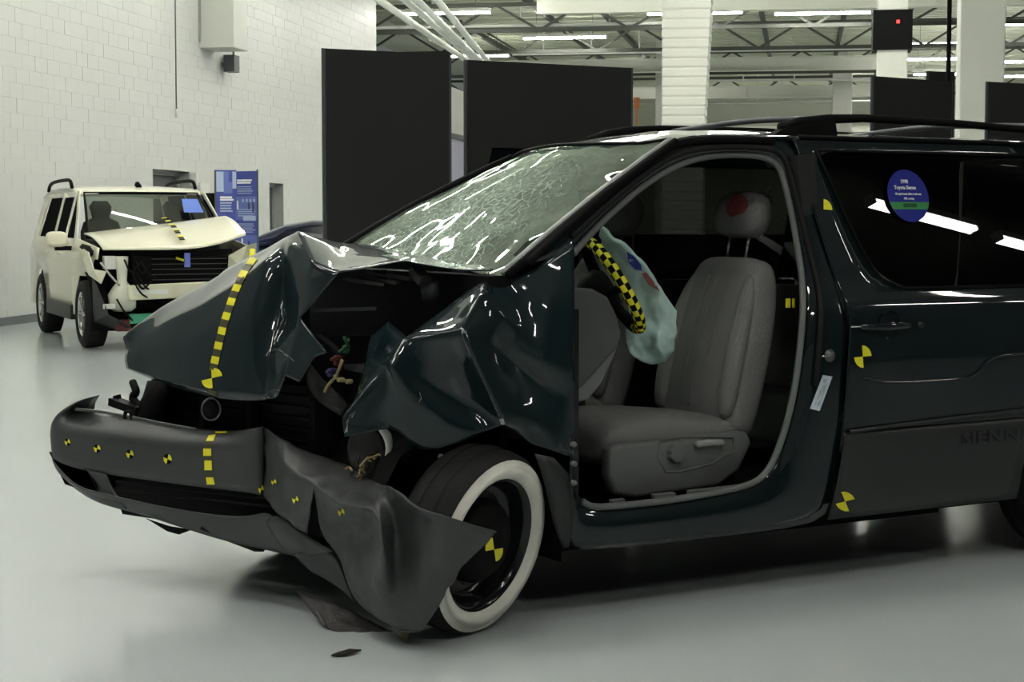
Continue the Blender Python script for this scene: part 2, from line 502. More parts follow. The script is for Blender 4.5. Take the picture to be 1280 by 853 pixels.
# blocks: the 300 nearest in view are parts, the rest one joined part
BL, BH, BT = .40, .20, .05
bm_ = MB(); bm_.box((0, 0, 0), (BT, BL - .0025, BH - .005))
bmesh_block = None
near_blocks = []; far = MB()
vstart = wall_v(0) - 4.6
rows = int(CZ / BH)
for r in range(rows):
    z = BH * (r + .5)
    v = vstart + (BL / 2 if r % 2 else 0)
    while v < VE - BL / 2:
        c = v + BL / 2
        blocked = any(d0 - .02 < c + BL / 2 and c - BL / 2 < d1 + .02 and z - BH / 2 < h for d0, d1, h in (D1, D2))
        if not blocked: near_blocks.append((c, z))
        v += BL
near_blocks.sort(key=lambda q: (q[0] < wall_v(0) - .2 or q[1] > 5.0, q[0] * 3 + abs(q[1] - 2.4)))
off = random.Random(3)
for i, (c, z) in enumerate(near_blocks):
    p = H(WU - BT / 2 + off.uniform(-.0012, .0012), c, z)
    if i < 290:
        if bmesh_block is None:
            o = bm_.build('block', WALLM, wall, local=True); bmesh_block = o.data
            bevel(o, .002, 1)
        else:
            o = bpy.data.objects.new('block', bmesh_block); COL.objects.link(o); o.parent = wall
        o.location = p; o.rotation_euler = (0, 0, HROT)
    else:
        far.box(p, (BT, BL - .0025, BH - .005), rz=HROT)
tag(far.build('block_courses', WALLM, wall), kind='stuff')
# door reveals and leaves
for i, (d, nm) in enumerate(((D1, 'door_1'), (D2, 'door_2'))):
    v0, v1, h = d
    e = empty(nm, H(WU, (v0 + v1) / 2, 0), kind='structure')
    fr = MB()
    for a, b in (((WU, v0), (WU - .3, v0)), ((WU, v1), (WU - .3, v1))):
        q = [H(a[0] + .004, a[1], 0), H(b[0], b[1], 0), H(b[0], b[1], h), H(a[0] + .004, a[1], h)]
        fr.add(q, [[0, 1, 2, 3]])
    fr.add([H(WU + .004, v0, h), H(WU - .3, v0, h), H(WU - .3, v1, h), H(WU + .004, v1, h)], [[0, 1, 2, 3]])
    for a in (v0, v1 - .06): fr.box((H(WU - .2, a + .03, h / 2)), (.06, .06, h), rz=HROT)
    fr.box(H(WU - .2, (v0 + v1) / 2, h - .04), (.06, v1 - v0, .08), rz=HROT)
    fr.build('frame', GREYM, e)
    lf = MB(); lf.box(H(WU - .24, (v0 + v1) / 2, h / 2), (.045, v1 - v0 - .1, h - .08), rz=HROT)
    lf.build('leaf', DKGREY, e)
    hd = MB(); hd.box(H(WU - .2, v0 + .2, 1.05), (.06, .14, .03), rz=HROT); hd.build('door_handle', CHR, e)
for j, (a, b) in enumerate(((V0, D1[0]), (D1[1], D2[0]), (D2[1], VE))):
    tag(hbox('baseboard_left', WU, WU + .02, a, b, 0, .11, BASEM), kind='structure')
# wall goes on, lower, past the corner
w2 = MB()
w2.add([H(WU, VE, 0), H(WU, 79, 0), H(WU, 79, 5.3), H(WU, VE, 5.3)], [[0, 1, 2, 3]])
tag(w2.build('wall_left', COLW), kind='structure')
d3 = empty('door_3', H(WU, 52, 0), kind='structure')
hbox('leaf', WU + .02, WU + .06, 49.5, 56, 0, 3.78, mat('lavender_shutter', (.42, .41, .52), .5), d3)
fr3 = MB(); fr3.bar(H(WU + .05, 49.4, 3.84), H(WU + .05, 56.1, 3.84), .14); fr3.bar(H(WU + .05, 56.05, 0), H(WU + .05, 56.05, 3.8), .14); fr3.build('frame', DKGREY, d3)
bw = MB(); bw.add([H(-14, 79.5, 0), H(26, 79.5, 0), H(26, 79.5, CZ), H(-14, 79.5, CZ)], [[0, 1, 2, 3]])
tag(bw.build('wall_back', mat('far_wall', (.40, .42, .34), .7)), kind='structure')
tag(mesh('wall_right', [H(26, -14, 0), H(26, 80, 0), H(26, 80, CZ), H(26, -14, CZ)], [[0, 1, 2, 3]], mat('right_wall', (.06, .06, .055), .8)), kind='structure')

# steel overhead: white beams, open-web joists, purlins
def joist(px0, px1, d, zb, zt, label, w=.10):
    u0 = huv(px0, d)[0]; u1 = huv(px1, d)[0]; v = huv((px0 + px1) / 2, d)[1]
    e = empty('open_web_joist', H((u0 + u1) / 2, v, zb), label, 'joist', 'open web joists under the roof deck')
    b = MB(); b.bar(H(u0, v, zb), H(u1, v, zb), w, w); b.build('bottom_chord', JOIST, e)
    b = MB(); b.bar(H(u0, v, zt), H(u1, v, zt), w, w); b.build('top_chord', JOIST, e)
    n = max(4, int((u1 - u0) / 1.1)); k = 0
    pts = [u0 + (u1 - u0) * i / n for i in range(n + 1)]
    first = None
    for i in range(n):
        za, zc = (zb, zt) if i % 2 == 0 else (zt, zb)
        b = MB(); b.bar(H(pts[i], v, za), H(pts[i + 1], v, zc), w * .6, w * .6)
        b.build('web_bar', JOIST, e)
    return e
joist(440, 1300, 45.5, 6.28, 6.95, 'nearest dark open web joist spanning above the black display boards')
joist(440, 1300, 50.5, 6.2, 6.9, 'second dark open web joist behind the row of strip lamps')
joist(440, 1300, 59.0, 6.2, 6.9, 'third dark open web joist between the two far white beams')
joist(440, 1300, 70.0, 6.2, 6.9, 'farthest dark open web joist beyond the last white beam')
def beam(px0, px1, d, z0, z1, label, m=BEAMW):
    u0 = huv(px0, d)[0]; u1 = huv(px1, d)[0]; v = huv((px0 + px1) / 2, d)[1]
    e = empty('roof_beam', H((u0 + u1) / 2, v, z0), label, 'beam')
    hbox('web_plate', u0, u1, v - .04, v + .04, z0 + .03, z1 - .03, m, e)
    hbox('bottom_flange', u0, u1, v - .14, v + .14, z0, z0 + .03, m, e)
    hbox('top_flange', u0, u1, v - .14, v + .14, z1 - .03, z1, m, e)
    for k in range(1, 4):
        uu = u0 + (u1 - u0) * k / 4
        hbox('stiffener', uu - .02, uu + .02, v - .13, v + .13, z0 + .03, z1 - .03, m, e)
beam(663, 1330, 39.0, 5.97, 6.45, 'wide white steel beam nearest the camera along the top edge')
beam(600, 1105, 55.0, 5.92, 6.34, 'white steel beam crossing behind the joists at middle height')
beam(765, 1095, 66.0, 5.86, 6.30, 'farthest and lowest white steel beam above the back wall')
beam(560, 1290, 75.0, 5.0, 5.25, 'thin pale beam just above the minivan roof near the back wall')
for i, px in enumerate((520, 655, 735, 945, 1055, 1140)):
    u, v = huv(px, 46); b = MB(); b.bar(H(u, 42, 7.1), H(u, 75, 7.1), .12, .16)
    tag(b.build('purlin', JOIST), ('leftmost', 'second from left', 'third from left', 'fourth from left', 'fifth from left', 'rightmost')[i] + ' dark steel purlin running away under the roof deck', 'purlin', 'purlins under the roof deck')
# deck ribs, too many and too far to pick apart
rb = MB()
for i in range(70):
    v = 40 + i * .56
    rb.bar(H(-12, v, CZ - .03), H(24, v, CZ - .03), .16, .05)
tag(rb.build('deck_ribs', mat('deck_rib', (.60, .62, .50), .7), bpy.data.objects['ceiling']), kind='stuff')
for px0, px1, d, py, lb in ((470, 840, 47, 38, 'thin pale conduit running just under the first joist'), (640, 840, 53, 70, 'thin pale conduit above the wide black board'), (880, 1095, 57, 66, 'thin pale conduit right of the ribbed duct above the middle beam'),
                           (885, 1095, 62, 103, 'thin pale conduit between the two lower white beams'), (790, 1100, 71, 131, 'lowest thin pale conduit near the back wall')):
    u0, v = huv(px0, d); u1, _ = huv(px1, d); z = hz(py, d)
    b = MB(); b.tube([H(u0, v, z), H(u1, v, z)], .045, 8);
    c = empty('ceiling_conduit', H((u0 + u1) / 2, v, z), lb, 'conduit', 'thin conduits under the roof deck')
    b.build('pipe', WHP, c)
    for t in (.2, .5, .8):
        q = H(u0 + (u1 - u0) * t, v, z); tube('hanger', [q, Vector((q.x, q.y, CZ))], .025, WHP, c, 6)
# columns
def column(px0, px1, d, label, m=COLW):
    u0, v = huv(px0, d); u1, _ = huv(px1, d); w = u1 - u0
    e = empty('square_column', H((u0 + u1) / 2, v, 0), label, 'column')
    o = hbox('shaft', u0, u1, v, v + w, .18, CZ, m, e); bevel(o, .02)
    o = hbox('plinth', u0 - .04, u1 + .04, v - .04, v + w + .04, 0, .18, m, e)
    return e
column(1195, 1250, 24.0, 'thick white square column at the right behind the black boards')
e = column(1093, 1130, 35.0, 'slimmer white square column behind the right-hand black board')
u, v = huv(1111, 35); hbox('dark_collar', u - .38, u + .38, v - .1, v + .7, hz(65, 35), hz(16, 35), BLK, e)
bb = MB(); bb.box(H(u + .1, v - .12, hz(31, 35)), (.06, .05, .06), rz=HROT); bb.build('red_lamp', mat('red_lamp', (1, .04, .03), .5, emit=.6), e)
column(818, 850, 58.0, 'far white column partly hidden behind the ribbed duct')
column(1038, 1062, 62.0, 'small far white column left of the slimmer square column')
column(540, 556, 62.5, 'far narrow column seen between the two black boards')
# ribbed fabric duct coming down in front of the beams
du, dv = huv(858, 30)
de = empty('ribbed_duct', H(du, dv, 0), 'pale ribbed duct hanging like a tapering column behind the minivan roof', 'duct')
for k in range(34):
    z0 = .4 + k * .16; t = min(1, max(0, (z0 - 2.6) / 2.6)); hw = .345 + .07 * t; cx = du - .06 + .06 * t
    vs = []
    for zz, f in ((z0, .97), (z0 + .03, 1), (z0 + .13, 1), (z0 + .16, .97)):
        vs += [H(cx + sx * hw * f, dv + sy * hw * f, zz) for sx, sy in ((-1, -1), (1, -1), (1, 1), (-1, 1))]
    mesh('duct_ring', vs, gridf(4, 4, wrap=True), COLW, de, smooth=False)
fm_ = MB(); fm_.box(H(du - .06, dv, .2), (.5, .5, .4), rz=HROT); fm_.build('duct_foot', COLW, de)
# strip lamps
LAMPS = 'fluorescent strip lamps under the roof'
lamp_src = None
def strip_lamp(u, v, z, label, ang=0, L=2.4):
    global lamp_src
    if lamp_src is None:
        e = empty('strip_lamp', (0, 0, 0), label, 'lamp', LAMPS)
        h = MB(); h.box((0, 0, .06), (L, .16, .08)); h.build('housing', WHP, e, local=True)
        for s in (-1, 1):
            tube('tube', [(-L / 2 + .03, s * .045, -.005), (L / 2 - .03, s * .045, -.005)], .026, GLOW, e, seg=8, local=True)
        for s in (-1, 1):
            c = MB(); c.box((s * (L / 2 - .015), 0, .0), (.03, .15, .06)); c.build('end_socket', WHP, e, local=True)
        for s in (-1, 1): tube('hanger_rod', [(s * .8, 0, .1), (s * .8, 0, CZ - z)], .006, DKGREY, e, 5, local=True)
        lamp_src = e
    else:
        e = lamp_src.copy(); COL.objects.link(e); e['label'] = label
        for ch in lamp_src.children:
            c = ch.copy(); COL.objects.link(c); c.parent = e
    e.location = H(u, v, z); e.rotation_euler = (0, 0, HROT + ang)
    return e
def lamp_px(px, d, label, z=None, py=None, ang=0):
    u, v = huv(px, d); return strip_lamp(u, v, z or hz(py, d), label, ang)
lamp_px(1024, 44.3, 'long bright strip lamp right of the ribbed duct under the near beam', z=6.5)
lamp_px(866, 44.3, 'bright strip lamp crossing behind the ribbed duct', z=6.5)
lamp_px(556, 44.3, 'bright strip lamp above the gap between the black boards', z=6.5)
lamp_px(705, 50.3, 'strip lamp above the wider black board behind a joist', z=6.5)
lamp_px(1290, 46.7, 'strip lamp cut by the right edge beside the thick column', z=6.5)
for px, d, lb in ((1180, 52, 'nearest strip lamp between the two white square columns'), (1175, 57, 'second strip lamp between the two white square columns'), (1180, 63, 'third strip lamp between the two white square columns'),
                  (1270, 52, 'upper far strip lamp right of the thick white column'), (1265, 58, 'middle far strip lamp right of the thick white column'), (1262, 64, 'lower far strip lamp right of the thick white column'),
                  (1150, 70, 'far strip lamp just above the black board between the columns'), (1075, 70, 'far strip lamp left of the slimmer square column'), (825, 63, 'far strip lamp beside the left edge of the ribbed duct'),
                  (950, 72, 'far strip lamp seen between the two lower white beams'), (700, 72, 'farthest strip lamp hidden above the wide black board'), (590, 56, 'strip lamp where the white pipes end')):
    lamp_px(px, d, lb, z=6.5)
ROWS = ('over the block wall side', 'left of the middle', 'over the middle', 'right of the middle', 'over the right-hand side')
NEARL = [(-7.5, 9), (-7.5, 15), (-7.5, 21), (-7.5, 27), (-7.5, 33), (-7.5, 39), (-4, 12), (-4, 18), (-4, 24), (-4, 30), (-4, 36), (-.5, 20), (-.5, 27), (-.5, 34),
         (4, 26), (4, 33), (9, 27), (-5, 5.5), (-1.2, 7.5), (-7.5, 3), (14.25, 6.64), (17.1, 7.8), (9.2, 8.2), (-3.2, -.5), (3.6, -1.6), (-2.4, 3.2), (2.6, 2.6)]  # final entries added to brighten the foreground floor; all out of view
ORD = ('first', 'second', 'third', 'fourth', 'fifth', 'sixth', 'seventh', 'eighth', 'ninth')
rowof = lambda u: 0 if u < -6 else 1 if u < -3 else 2 if u < 1 else 3 if u < 8 else 4
for u, v in NEARL:
    nth = sorted(q[1] for q in NEARL if rowof(q[0]) == rowof(u)).index(v)
    strip_lamp(u, v, 6.5, 'unseen strip lamp above the picture, %s of the row %s' % (ORD[nth], ROWS[rowof(u)]), R(23) if u > 13 else 0)

# wall fittings on the left wall
vb = wall_v(253)
e = empty('wall_duct_box', H(WU, vb, hz(62, 30.7)), 'tall pale metal box high on the white block wall', 'duct')
o = hbox('casing', WU + .004, WU + .62, vb, vb + .78, 4.35, CZ - .05, mat('box_paint', (.50, .51, .46), .5), e); bevel(o, .012)
hbox('side_flange', WU + .004, WU + .03, vb - .05, vb + .83, 4.45, CZ - .06, GREYM, e)
e = empty('wall_speaker', H(WU, vb + 1.0, 4.2), 'small dark bracket speaker beside the pale wall box', 'speaker')
hb = MB(); hb.box(H(WU + .16, vb + 1.25, 4.18), (.2, .3, .3), rz=HROT); hb.build('cabinet', DKGREY, e)
hb = MB(); hb.bar(H(WU, vb + 1.25, 4.16), H(WU + .1, vb + 1.25, 4.16), .08); hb.bar(H(WU + .2, vb + 1.25, 4.3), H(WU + .2, vb + 1.25, 4.42), .03); hb.build('bracket', STEEL, e)
vc = wall_v(219)
e = empty('pull_cord', H(WU + .06, vc, hz(148, 29.4)), 'thin hanging cord with a plug on the white block wall', 'cord')
zc = hz(148, 29.4)
tube('cord', [H(WU + .06, vc, CZ - .01), H(WU + .065, vc, 5), H(WU + .06, vc, zc + .12)], .012, SEAL, e, 6)
tube('plug', [H(WU + .06, vc, zc + .14), H(WU + .06, vc, zc)], [.03, .022], WHP, e, 8)
# white pipes, top middle
for i, (a, b, c, d_) in enumerate(((462, -8, 592, 92), (497, -8, 601, 84), (513, -8, 606, 80), (540, -8, 614, 76))):
    P0 = V(a, b, d=30); P1 = V(c, d_, d=43); P1.z = P0.z - .1
    e = empty('overhead_pipe', P0, ['leftmost', 'second from left', 'third from left', 'rightmost'][i] + ' of four long white pipes slanting under the roof', 'pipe', 'white overhead pipes')
    tube('pipe', [P0, P1], .065, WHP, e, 12)
    for t in (.3, .62, .9):
        p = P0.lerp(P1, t); q = (P1 - P0).normalized()
        tube('coupling', [p - q * .05, p + q * .05], .075, WHP, e, 12)

# black display boards on feet
def board(px0, py0, px1, py1, label, ztop=2.44):
    d0 = (ztop - 1.42) * FPX / (272 - py0); d1 = (ztop - 1.42) * FPX / (272 - py1)
    if ztop < 1.42: d0, d1 = 12.55, 12.2
    a = V(px0, 272, d=1); 
    def g(px, d):
        p = Vector((CAM.x, CAM.y, 0)) + RIGHT * ((px - 640) / FPX * d) + FH * d; return p
    A, B = g(px0, d0), g(px1, d1); t = (B - A).normalized(); n = Vector((-t.y, t.x, 0))
    e = empty('display_board', (A + B) / 2, label, 'display board', 'tall black display boards')
    vs = [p + n * s + Vector((0, 0, z)) for p in (A, B) for s in (0, .04) for z in (.06, ztop)]
    o = mesh('panel', vs, [[0, 1, 3, 2], [4, 6, 7, 5], [0, 4, 5, 1], [2, 3, 7, 6], [0, 2, 6, 4], [1, 5, 7, 3]], PANELM, e)
    for p, s in ((A, 1), (B, -1)):
        f = MB(); q = p + t * (.12 * s) + n * .02; f.bar(q - n * .35 + Vector((0, 0, .03)), q + n * .35 + Vector((0, 0, .03)), .06, .06); f.build('foot', DKGREY, e)
    for p in (A, B):
        f = MB(); f.bar(p + n * .02 + Vector((0, 0, .05)), p + n * .02 + Vector((0, 0, ztop + .002)), .012, .046); f.build('edge_strip', DKGREY, e)
    return e
board(410, 63, 562, 70, 'narrow tall black display board left of the gap behind the hood')
board(586, 77, 788, 87, 'wide black display board behind the minivan windshield')
board(1091, 97, 1186, 104, 'black display board between the two white square columns')
board(1233, 104, 1330, 109, 'black display board at the right edge beyond the roof rail')
board(1158, 91, 1188, 92, 'sliver of black display board behind the one between the columns', 2.6)
board(795, 250, 1072, 250, 'added low black board hidden behind the minivan, darkening the floor under it', 1.3)  # added, mostly hidden: keeps light and bright reflections off the floor under the van
o = MB(); p = V(1186, 60, d=13.9); o.tube([Vector((p.x, p.y, 0)), Vector((p.x, p.y, 6.9))], .018, 8)
tag(o.build('black_pole', BLK), 'thin black pole rising beside the thick white column', 'pole')

# ================================================================== CRASHED MINIVAN
van = empty('minivan', (1.4, .93, 0), 'dark green crashed minivan with its front door off and its nose crushed', 'minivan')
W = 1.86
PROF = [(0.0, .06), (.2, .035), (.3, .005), (.59, -.012), (.85, -.02), (1.0, -.008), (1.08, .006), (1.13, .03), (1.18, .06), (1.69, .19), (1.74, .225)]
def ys(z):
    for (a, p), (b, q) in zip(PROF, PROF[1:]):
        if z <= b: return p + (q - p) * max(0, (z - a)) / (b - a)
    return PROF[-1][1]
def SP(px, py, off=0.0):
    y = .05
    for _ in range(12):
        p = V(px, py, y=y); y = ys(p.z) + off
    return V(px, py, y=y)
def fy(y): return W - y
def interp(tab, z):
    tab = sorted(tab)
    if z <= tab[0][0]: return tab[0][1]
    for (a, p), (b, q) in zip(tab, tab[1:]):
        if z <= b: return p + (q - p) * (z - a) / (b - a)
    return tab[-1][1]

# ---- door-opening frame (A-pillar, roof rail, B-pillar, sill)
INN = [(719, 545), (719, 610), (727, 627), (745, 634), (800, 630), (860, 622), (930, 608), (958, 590), (975, 555), (988, 510), (997, 460), (1003, 400), (1003, 355), (997, 310), (988, 260), (978, 220), (967, 203), (945, 195), (905, 194), (870, 199), (835, 213), (800, 236), (765, 266), (735, 296), (716, 318)]
OUT = [(713, 545), (711, 650), (711, 689), (745, 687), (800, 682), (860, 676), (930, 668), (1030, 655), (1036, 632), (1046, 590), (1055, 520), (1062, 425), (1060, 392), (1042, 342), (1019, 272), (1006, 222), (996, 182), (975, 170), (905, 168), (862, 169), (838, 174), (792, 206), (737, 250), (682, 296), (640, 334)]
rows = []
for t, off in ((0, .10), (.02, .045), (.2, .03), (.45, .012), (.7, .012), (1.0, .01)):
    rows.append([SP(a[0] + (b[0] - a[0]) * t, a[1] + (b[1] - a[1]) * t, off) for a, b in zip(INN, OUT)])
# inner return so that the opening has depth
rows.insert(0, [SP(a[0], a[1], .16) for a in INN])
side = grid('door_opening_frame', rows, PAINT, van, sub=1, thick=.003, rim=1)
inner = [SP(a[0], a[1], .04) for a in INN]
tube('door_seal', inner[2:], .013, SEAL, van, 8, sm=5)
apil = [SP(INN[k][0] * .62 + OUT[k][0] * .38, INN[k][1] * .62 + OUT[k][1] * .38, .012) for k in range(10, len(INN) - 1)]
tube('outer_seal', apil, .012, RUB, van, 8, sm=4)
apil = [SP(INN[k][0] * .25 + OUT[k][0] * .75, INN[k][1] * .25 + OUT[k][1] * .75, .004) for k in range(17, len(INN))]
tube('pillar_strip', apil, .016, BLK, van, 8, sm=4)

# ---- sliding door
DF = [(993, 178), (1006, 222), (1020, 274), (1043, 345), (1062, 392), (1063, 410), (1059, 460), (1056, 525), (1048, 590), (1037, 634)]
WF = [(1020, 188), (1036, 224), (1070, 300), (1094, 340), (1108, 355), (1128, 361)]
DFt = [(p.z, p.x) for p in (SP(*q) for q in DF)]
WFt = [(p.z, p.x) for p in (SP(*q) for q in WF)]
ZW0, ZW1 = WFt[-1][0], WFt[0][0]
def arch(z, s):
    r2 = .40 ** 2 - (z - .33) ** 2
    return 2.9 + s * math.sqrt(r2) if r2 > 0 else None
zs = [.262, .31, .42, .55, .575, .60, .61, .70, .76, .86, .93, 1.0, 1.06, 1.09, 1.11, ZW0, 1.2, 1.3, 1.42, 1.55, 1.64, ZW1, 1.705, 1.728]
XE = 2.745
def door_row(z, off=0.0):
    a = interp(DFt, z); b = max(interp(WFt, z), a + .05)
    e = XE
    if z < .735:
        e = min(XE, (arch(z, -1) or XE))
    xs = [a, a + .012, b] + [b + (e - b) * k / 4 for k in (1, 2, 3)] + [e]
    return [Vector((x, ys(z) + off, z)) for x in xs]
rows = [door_row(z) for z in zs]
i0, i1 = zs.index(ZW0), zs.index(ZW1)
skip = {(i, j) for i in range(i0, i1) for j in range(2, 6)}
lo = zs.index(.60)
door = grid('sliding_door', rows[lo:], PAINT, van, sub=1, skip={(i - lo, j) for i, j in skip}, thick=.004)
# grey cladding on the lower door
clrows = []
for z in zs[:lo + 1]:
    r = door_row(z, -.012 if .27 < z < .59 else -.003)
    clrows.append(r)
clad = grid('door_cladding', clrows, CLAD, door, sub=1, thick=.006)
hr = [SP(px, py, -.012) for px, py in ((1062, 540), (1120, 532), (1200, 522), (1290, 512))]
tube('cladding_ridge', hr, .008, CLAD, door, 6)
text_mesh('embossed_lettering', 'SIENNA', .07, mat('cladding_letter', (.018, .020, .0195), .45), door, V(1248, 546, y=-.0305), (1, 0, 0), (0, 0, 1), ext=.0015, sx=1.7)
# window
grows = []
for z in [ZW0 - .01, 1.25, 1.4, 1.55, ZW1 + .01]:
    a = interp(WFt, z) - .015
    grows.append([Vector((a + (XE - .03 - a) * k / 5, .06 + (z - 1.18) * .2549 + .010, z)) for k in range(6)])
GLS = glass_mat('tinted_glass_dark', (.03, .034, .03), 1.45)
sglass = grid('side_window', grows, GLS, door, smooth=True)
wf = [Vector((interp(WFt, z), ys(z) - .001, z)) for z in (ZW1, 1.6, 1.5, 1.4, 1.3, 1.22, 1.18, ZW0)] + [Vector((x, ys(ZW0) - .001, ZW0)) for x in (2.0, 2.3, 2.7)]
tube('window_gasket', wf, .006, BLK, door, 6)
tube('window_gasket', [Vector((x, ys(ZW1) - .001, ZW1)) for x in (interp(WFt, ZW1), 2.0, 2.3, 2.72)], .006, BLK, door, 6)
# recessed handle
hc = SP(1108, 408)
cup = lathe('handle_cup', [(-.004, .055), (.012, .05), (.026, .03), (.028, .0)], hc + Vector((.01, -.003, .005)), (0, 1, 0), BLKG, door, 20)
hd = loft('door_handle', [supsec(hc + Vector((dx, -.026 + .03 * abs(dx / .13) ** 3, 0)), (0, 1, 0), (0, 0, 1), .009, .016 - .006 * abs(dx / .13), 2.5, 12) for dx in (-.13, -.11, -.06, 0, .06, .11, .13)], PAINT, door)
lathe('key_lock', [(-.01, 0), (-.01, .012), (.004, .014)], hc + Vector((.175, -.002, 0)), (0, 1, 0), BLKG, door, 14)
# swage line
tube('swage_line', [SP(px, py, -.001) for px, py in ((1078, 472), (1110, 478), (1170, 476), (1215, 470), (1240, 448), (1290, 441))], .006, PAINT, door, 6, sm=4)
# highlight on the belt seam, drawn as a thin bright-metal strip
tube('seam_highlight', [SP(px, py, -.002) for px, py in ((1063, 409), (1085, 408), (1105, 406))], .003, CHR, door, 6)
# ---- quarter panel, rear wheel and tail beyond the frame
rows = []
zq = [.262, .40, .55, .66, .72, .735, .85, 1.0, 1.09, ZW0, 1.3, 1.45, 1.6, ZW1, 1.728]
for z in zq:
    a = 2.755
    if z < .735: a = arch(z, 1) or 2.95
    w0 = 2.84 + .05 * (z - 1.1); w1 = 3.72 - .25 * max(0, z - 1.15)
    e = 3.98 - .28 * max(0, z - 1.1)
    rows.append([Vector((x, ys(z), z)) for x in (a, max(a + .02, w0), max(a + .3, 3.25), max(a + .4, w1), e)])
qi0, qi1 = zq.index(ZW0), zq.index(ZW1)
quarter = grid('rear_quarter_panel', rows, PAINT, van, sub=1, skip={(i, j) for i in range(qi0, qi1) for j in (1, 2)}, thick=.004)
grid('quarter_window', [[Vector((x, ys(z) + .01, z)) for x in (2.82, 3.2, 3.76 - .25 * max(0, z - 1.15))] for z in (ZW0 - .01, 1.35, 1.5, ZW1 + .01)], GLS, quarter)
trow = []
for z in (.30, .6, .9, 1.1, 1.4, 1.728):
    e = 3.98 - .28 * max(0, z - 1.1)
    trow.append([Vector((e + b, y, z)) for y, b in ((ys(z), 0), (.3, .06), (.93, .10), (1.56, .06), (W - ys(z), 0))])
tail = grid('tailgate', trow, PAINT, van, sub=1, thick=.004)
grid('rear_window', [[Vector((3.98 - .28 * (z - 1.1) + b + .012, y, z)) for y, b in ((.3, .06), (.93, .10), (1.56, .06))] for z in (1.15, 1.4, 1.62)], GLS, tail)
bl_ = MB(); bl_.box((4.05, .93, .45), (.16, 1.74, .26)); o = bl_.build('rear_bumper', CLAD, van); bevel(o, .05, 3)

# ---- roof
WTOP = [(838, 176, .215), (800, 181, .36), (740, 182, .62), (690, 184, .95), (655, 191, 1.3), (641, 198, 1.5)]
wtop = [V(a, b, y=c) for a, b, c in WTOP]
rcols = []
fr_ = []
for k, p in enumerate(wtop):
    fr_.append(p)
rr = []
ysr = [.215, .36, .62, .95, 1.3, 1.56]
prev = [Vector((p.x, p.y, p.z)) for p in wtop]
rr.append(prev)
for x, cr_, e in ((1.06, .03, 0), (1.25, .045, 0), (1.5, .05, 0), (2.2, .05, 0), (3.0, .045, 0), (3.78, .03, 0)):
    row = []
    for y in ysr:
        s = (y - .93) / .72
        base = 1.735 if x > 1.4 else (1.715 if x < 1.1 else 1.727)
        zz = base + cr_ * (1 - min(1, s * s))
        if x < 1.6 and .3 < y < 1.4: zz += .010 * sin(x * 23 + y * 5)
        row.append(Vector((x, y, zz)))
    rr.append(row)
roof = grid('roof', rr, PAINTC, van, sub=2, thick=.006, dent=(.16, .016))
# drip channel
tube('roof_drip_strip', [Vector((x, ys(1.73) - .004, 1.732)) for x in (1.5, 2.0, 2.6, 3.2, 3.75)], .009, BLK, van, 6)
# roof rack
rack = empty('roof_rack', Vector((0, 0, 0)) - Vector((1.4, .93, 0)) + Vector((2.3, .93, 1.75)), parent=van)
for yy in (.31, 1.55):
    s = 1 if yy < .9 else -1
    P = [Vector((1.40, yy, 1.765)), Vector((1.50, yy, 1.795)), Vector((1.62, yy, 1.815)), Vector((1.8, yy, 1.828)), Vector((2.3, yy, 1.832)), Vector((2.9, yy, 1.825)), Vector((3.4, yy, 1.80)), Vector((3.55, yy, 1.765))]
    if yy < .9: 
        P[0] = V(975, 160, y=.31); P[1] = V(1000, 153, y=.31); P[2] = V(1035, 149, y=.31); P[3] = V(1080, 148, y=.31); P[4] = V(1190, 154, y=.31)
        P[5] = V(1290, 163, y=.31); P[6] = Vector((3.3, yy, P[5].z - .015)); P[7] = Vector((3.5, yy, 1.76))
    tube('side_rail', P, [.02, .022, .02, .017, .016, .016, .018, .02], BLK, rack, 10, sm=0)
    for a, b in ((P[0], P[2]), (P[6], P[7])):
        ft = MB(); q = a.lerp(b, .5)
        ft.add([Vector((a.x - .05, yy - .025, 1.742)), Vector((b.x + .03, yy - .025, 1.742)), Vector((b.x + .02, yy - .02, b.z)), Vector((a.x + .03, yy - .02, a.z + .01)),
                Vector((a.x - .05, yy + .025, 1.742)), Vector((b.x + .03, yy + .025, 1.742)), Vector((b.x + .02, yy + .02, b.z)), Vector((a.x + .03, yy + .02, a.z + .01))],
               [[0, 1, 2, 3], [4, 7, 6, 5], [0, 4, 5, 1], [1, 5, 6, 2], [2, 6, 7, 3], [3, 7, 4, 0]])
        ft.build('rail_foot', BLK, rack)
for x in (1.85, 2.9):
    tube('cross_bar', [(x, .31, 1.815), (x, .93, 1.838), (x, 1.55, 1.815)], .013, DKGREY, rack, 8, sm=4)

# ---- windshield
WBASE = [(628, 343, .12), (596, 341, .32), (560, 333, .62), (520, 326, .93), (470, 318, 1.3), (398, 330, 1.62)]
wbase = [V(a, b, y=c) for a, b, c in WBASE]
def bulge(k): return (.0, .55, .9, 1.0, .85, .35)[k]
wrows = []
NB = 7
for i in range(NB):
    t = i / (NB - 1)
    row = []
    for k in range(6):
        p = wbase[k].lerp(wtop[k], t)
        b = .035 * sin(pi * t) * (.4 + .6 * bulge(k))
        p = p + Vector((-.55, 0, .8)) * b
        row.append(p)
    wrows.append(row)
WS_HIT = tuple(wbase[3].lerp(wtop[3], .22) - origin_of(van))
CRACK = cracked_glass('cracked_windshield_glass')
ws = grid('windshield', wrows, CRACK, van, sub=3, dent=(.35, .03))
tube('windshield_molding', [p + Vector((-.004, -.006, .004)) for p in (r[0] for r in wrows)], .012, mat('pale_molding', (.34, .35, .33), .4), van, 8)
tube('windshield_molding', [p + Vector((.005, -.028, -.004)) for p in (r[0] for r in wrows)], .016, BLK, van, 8)
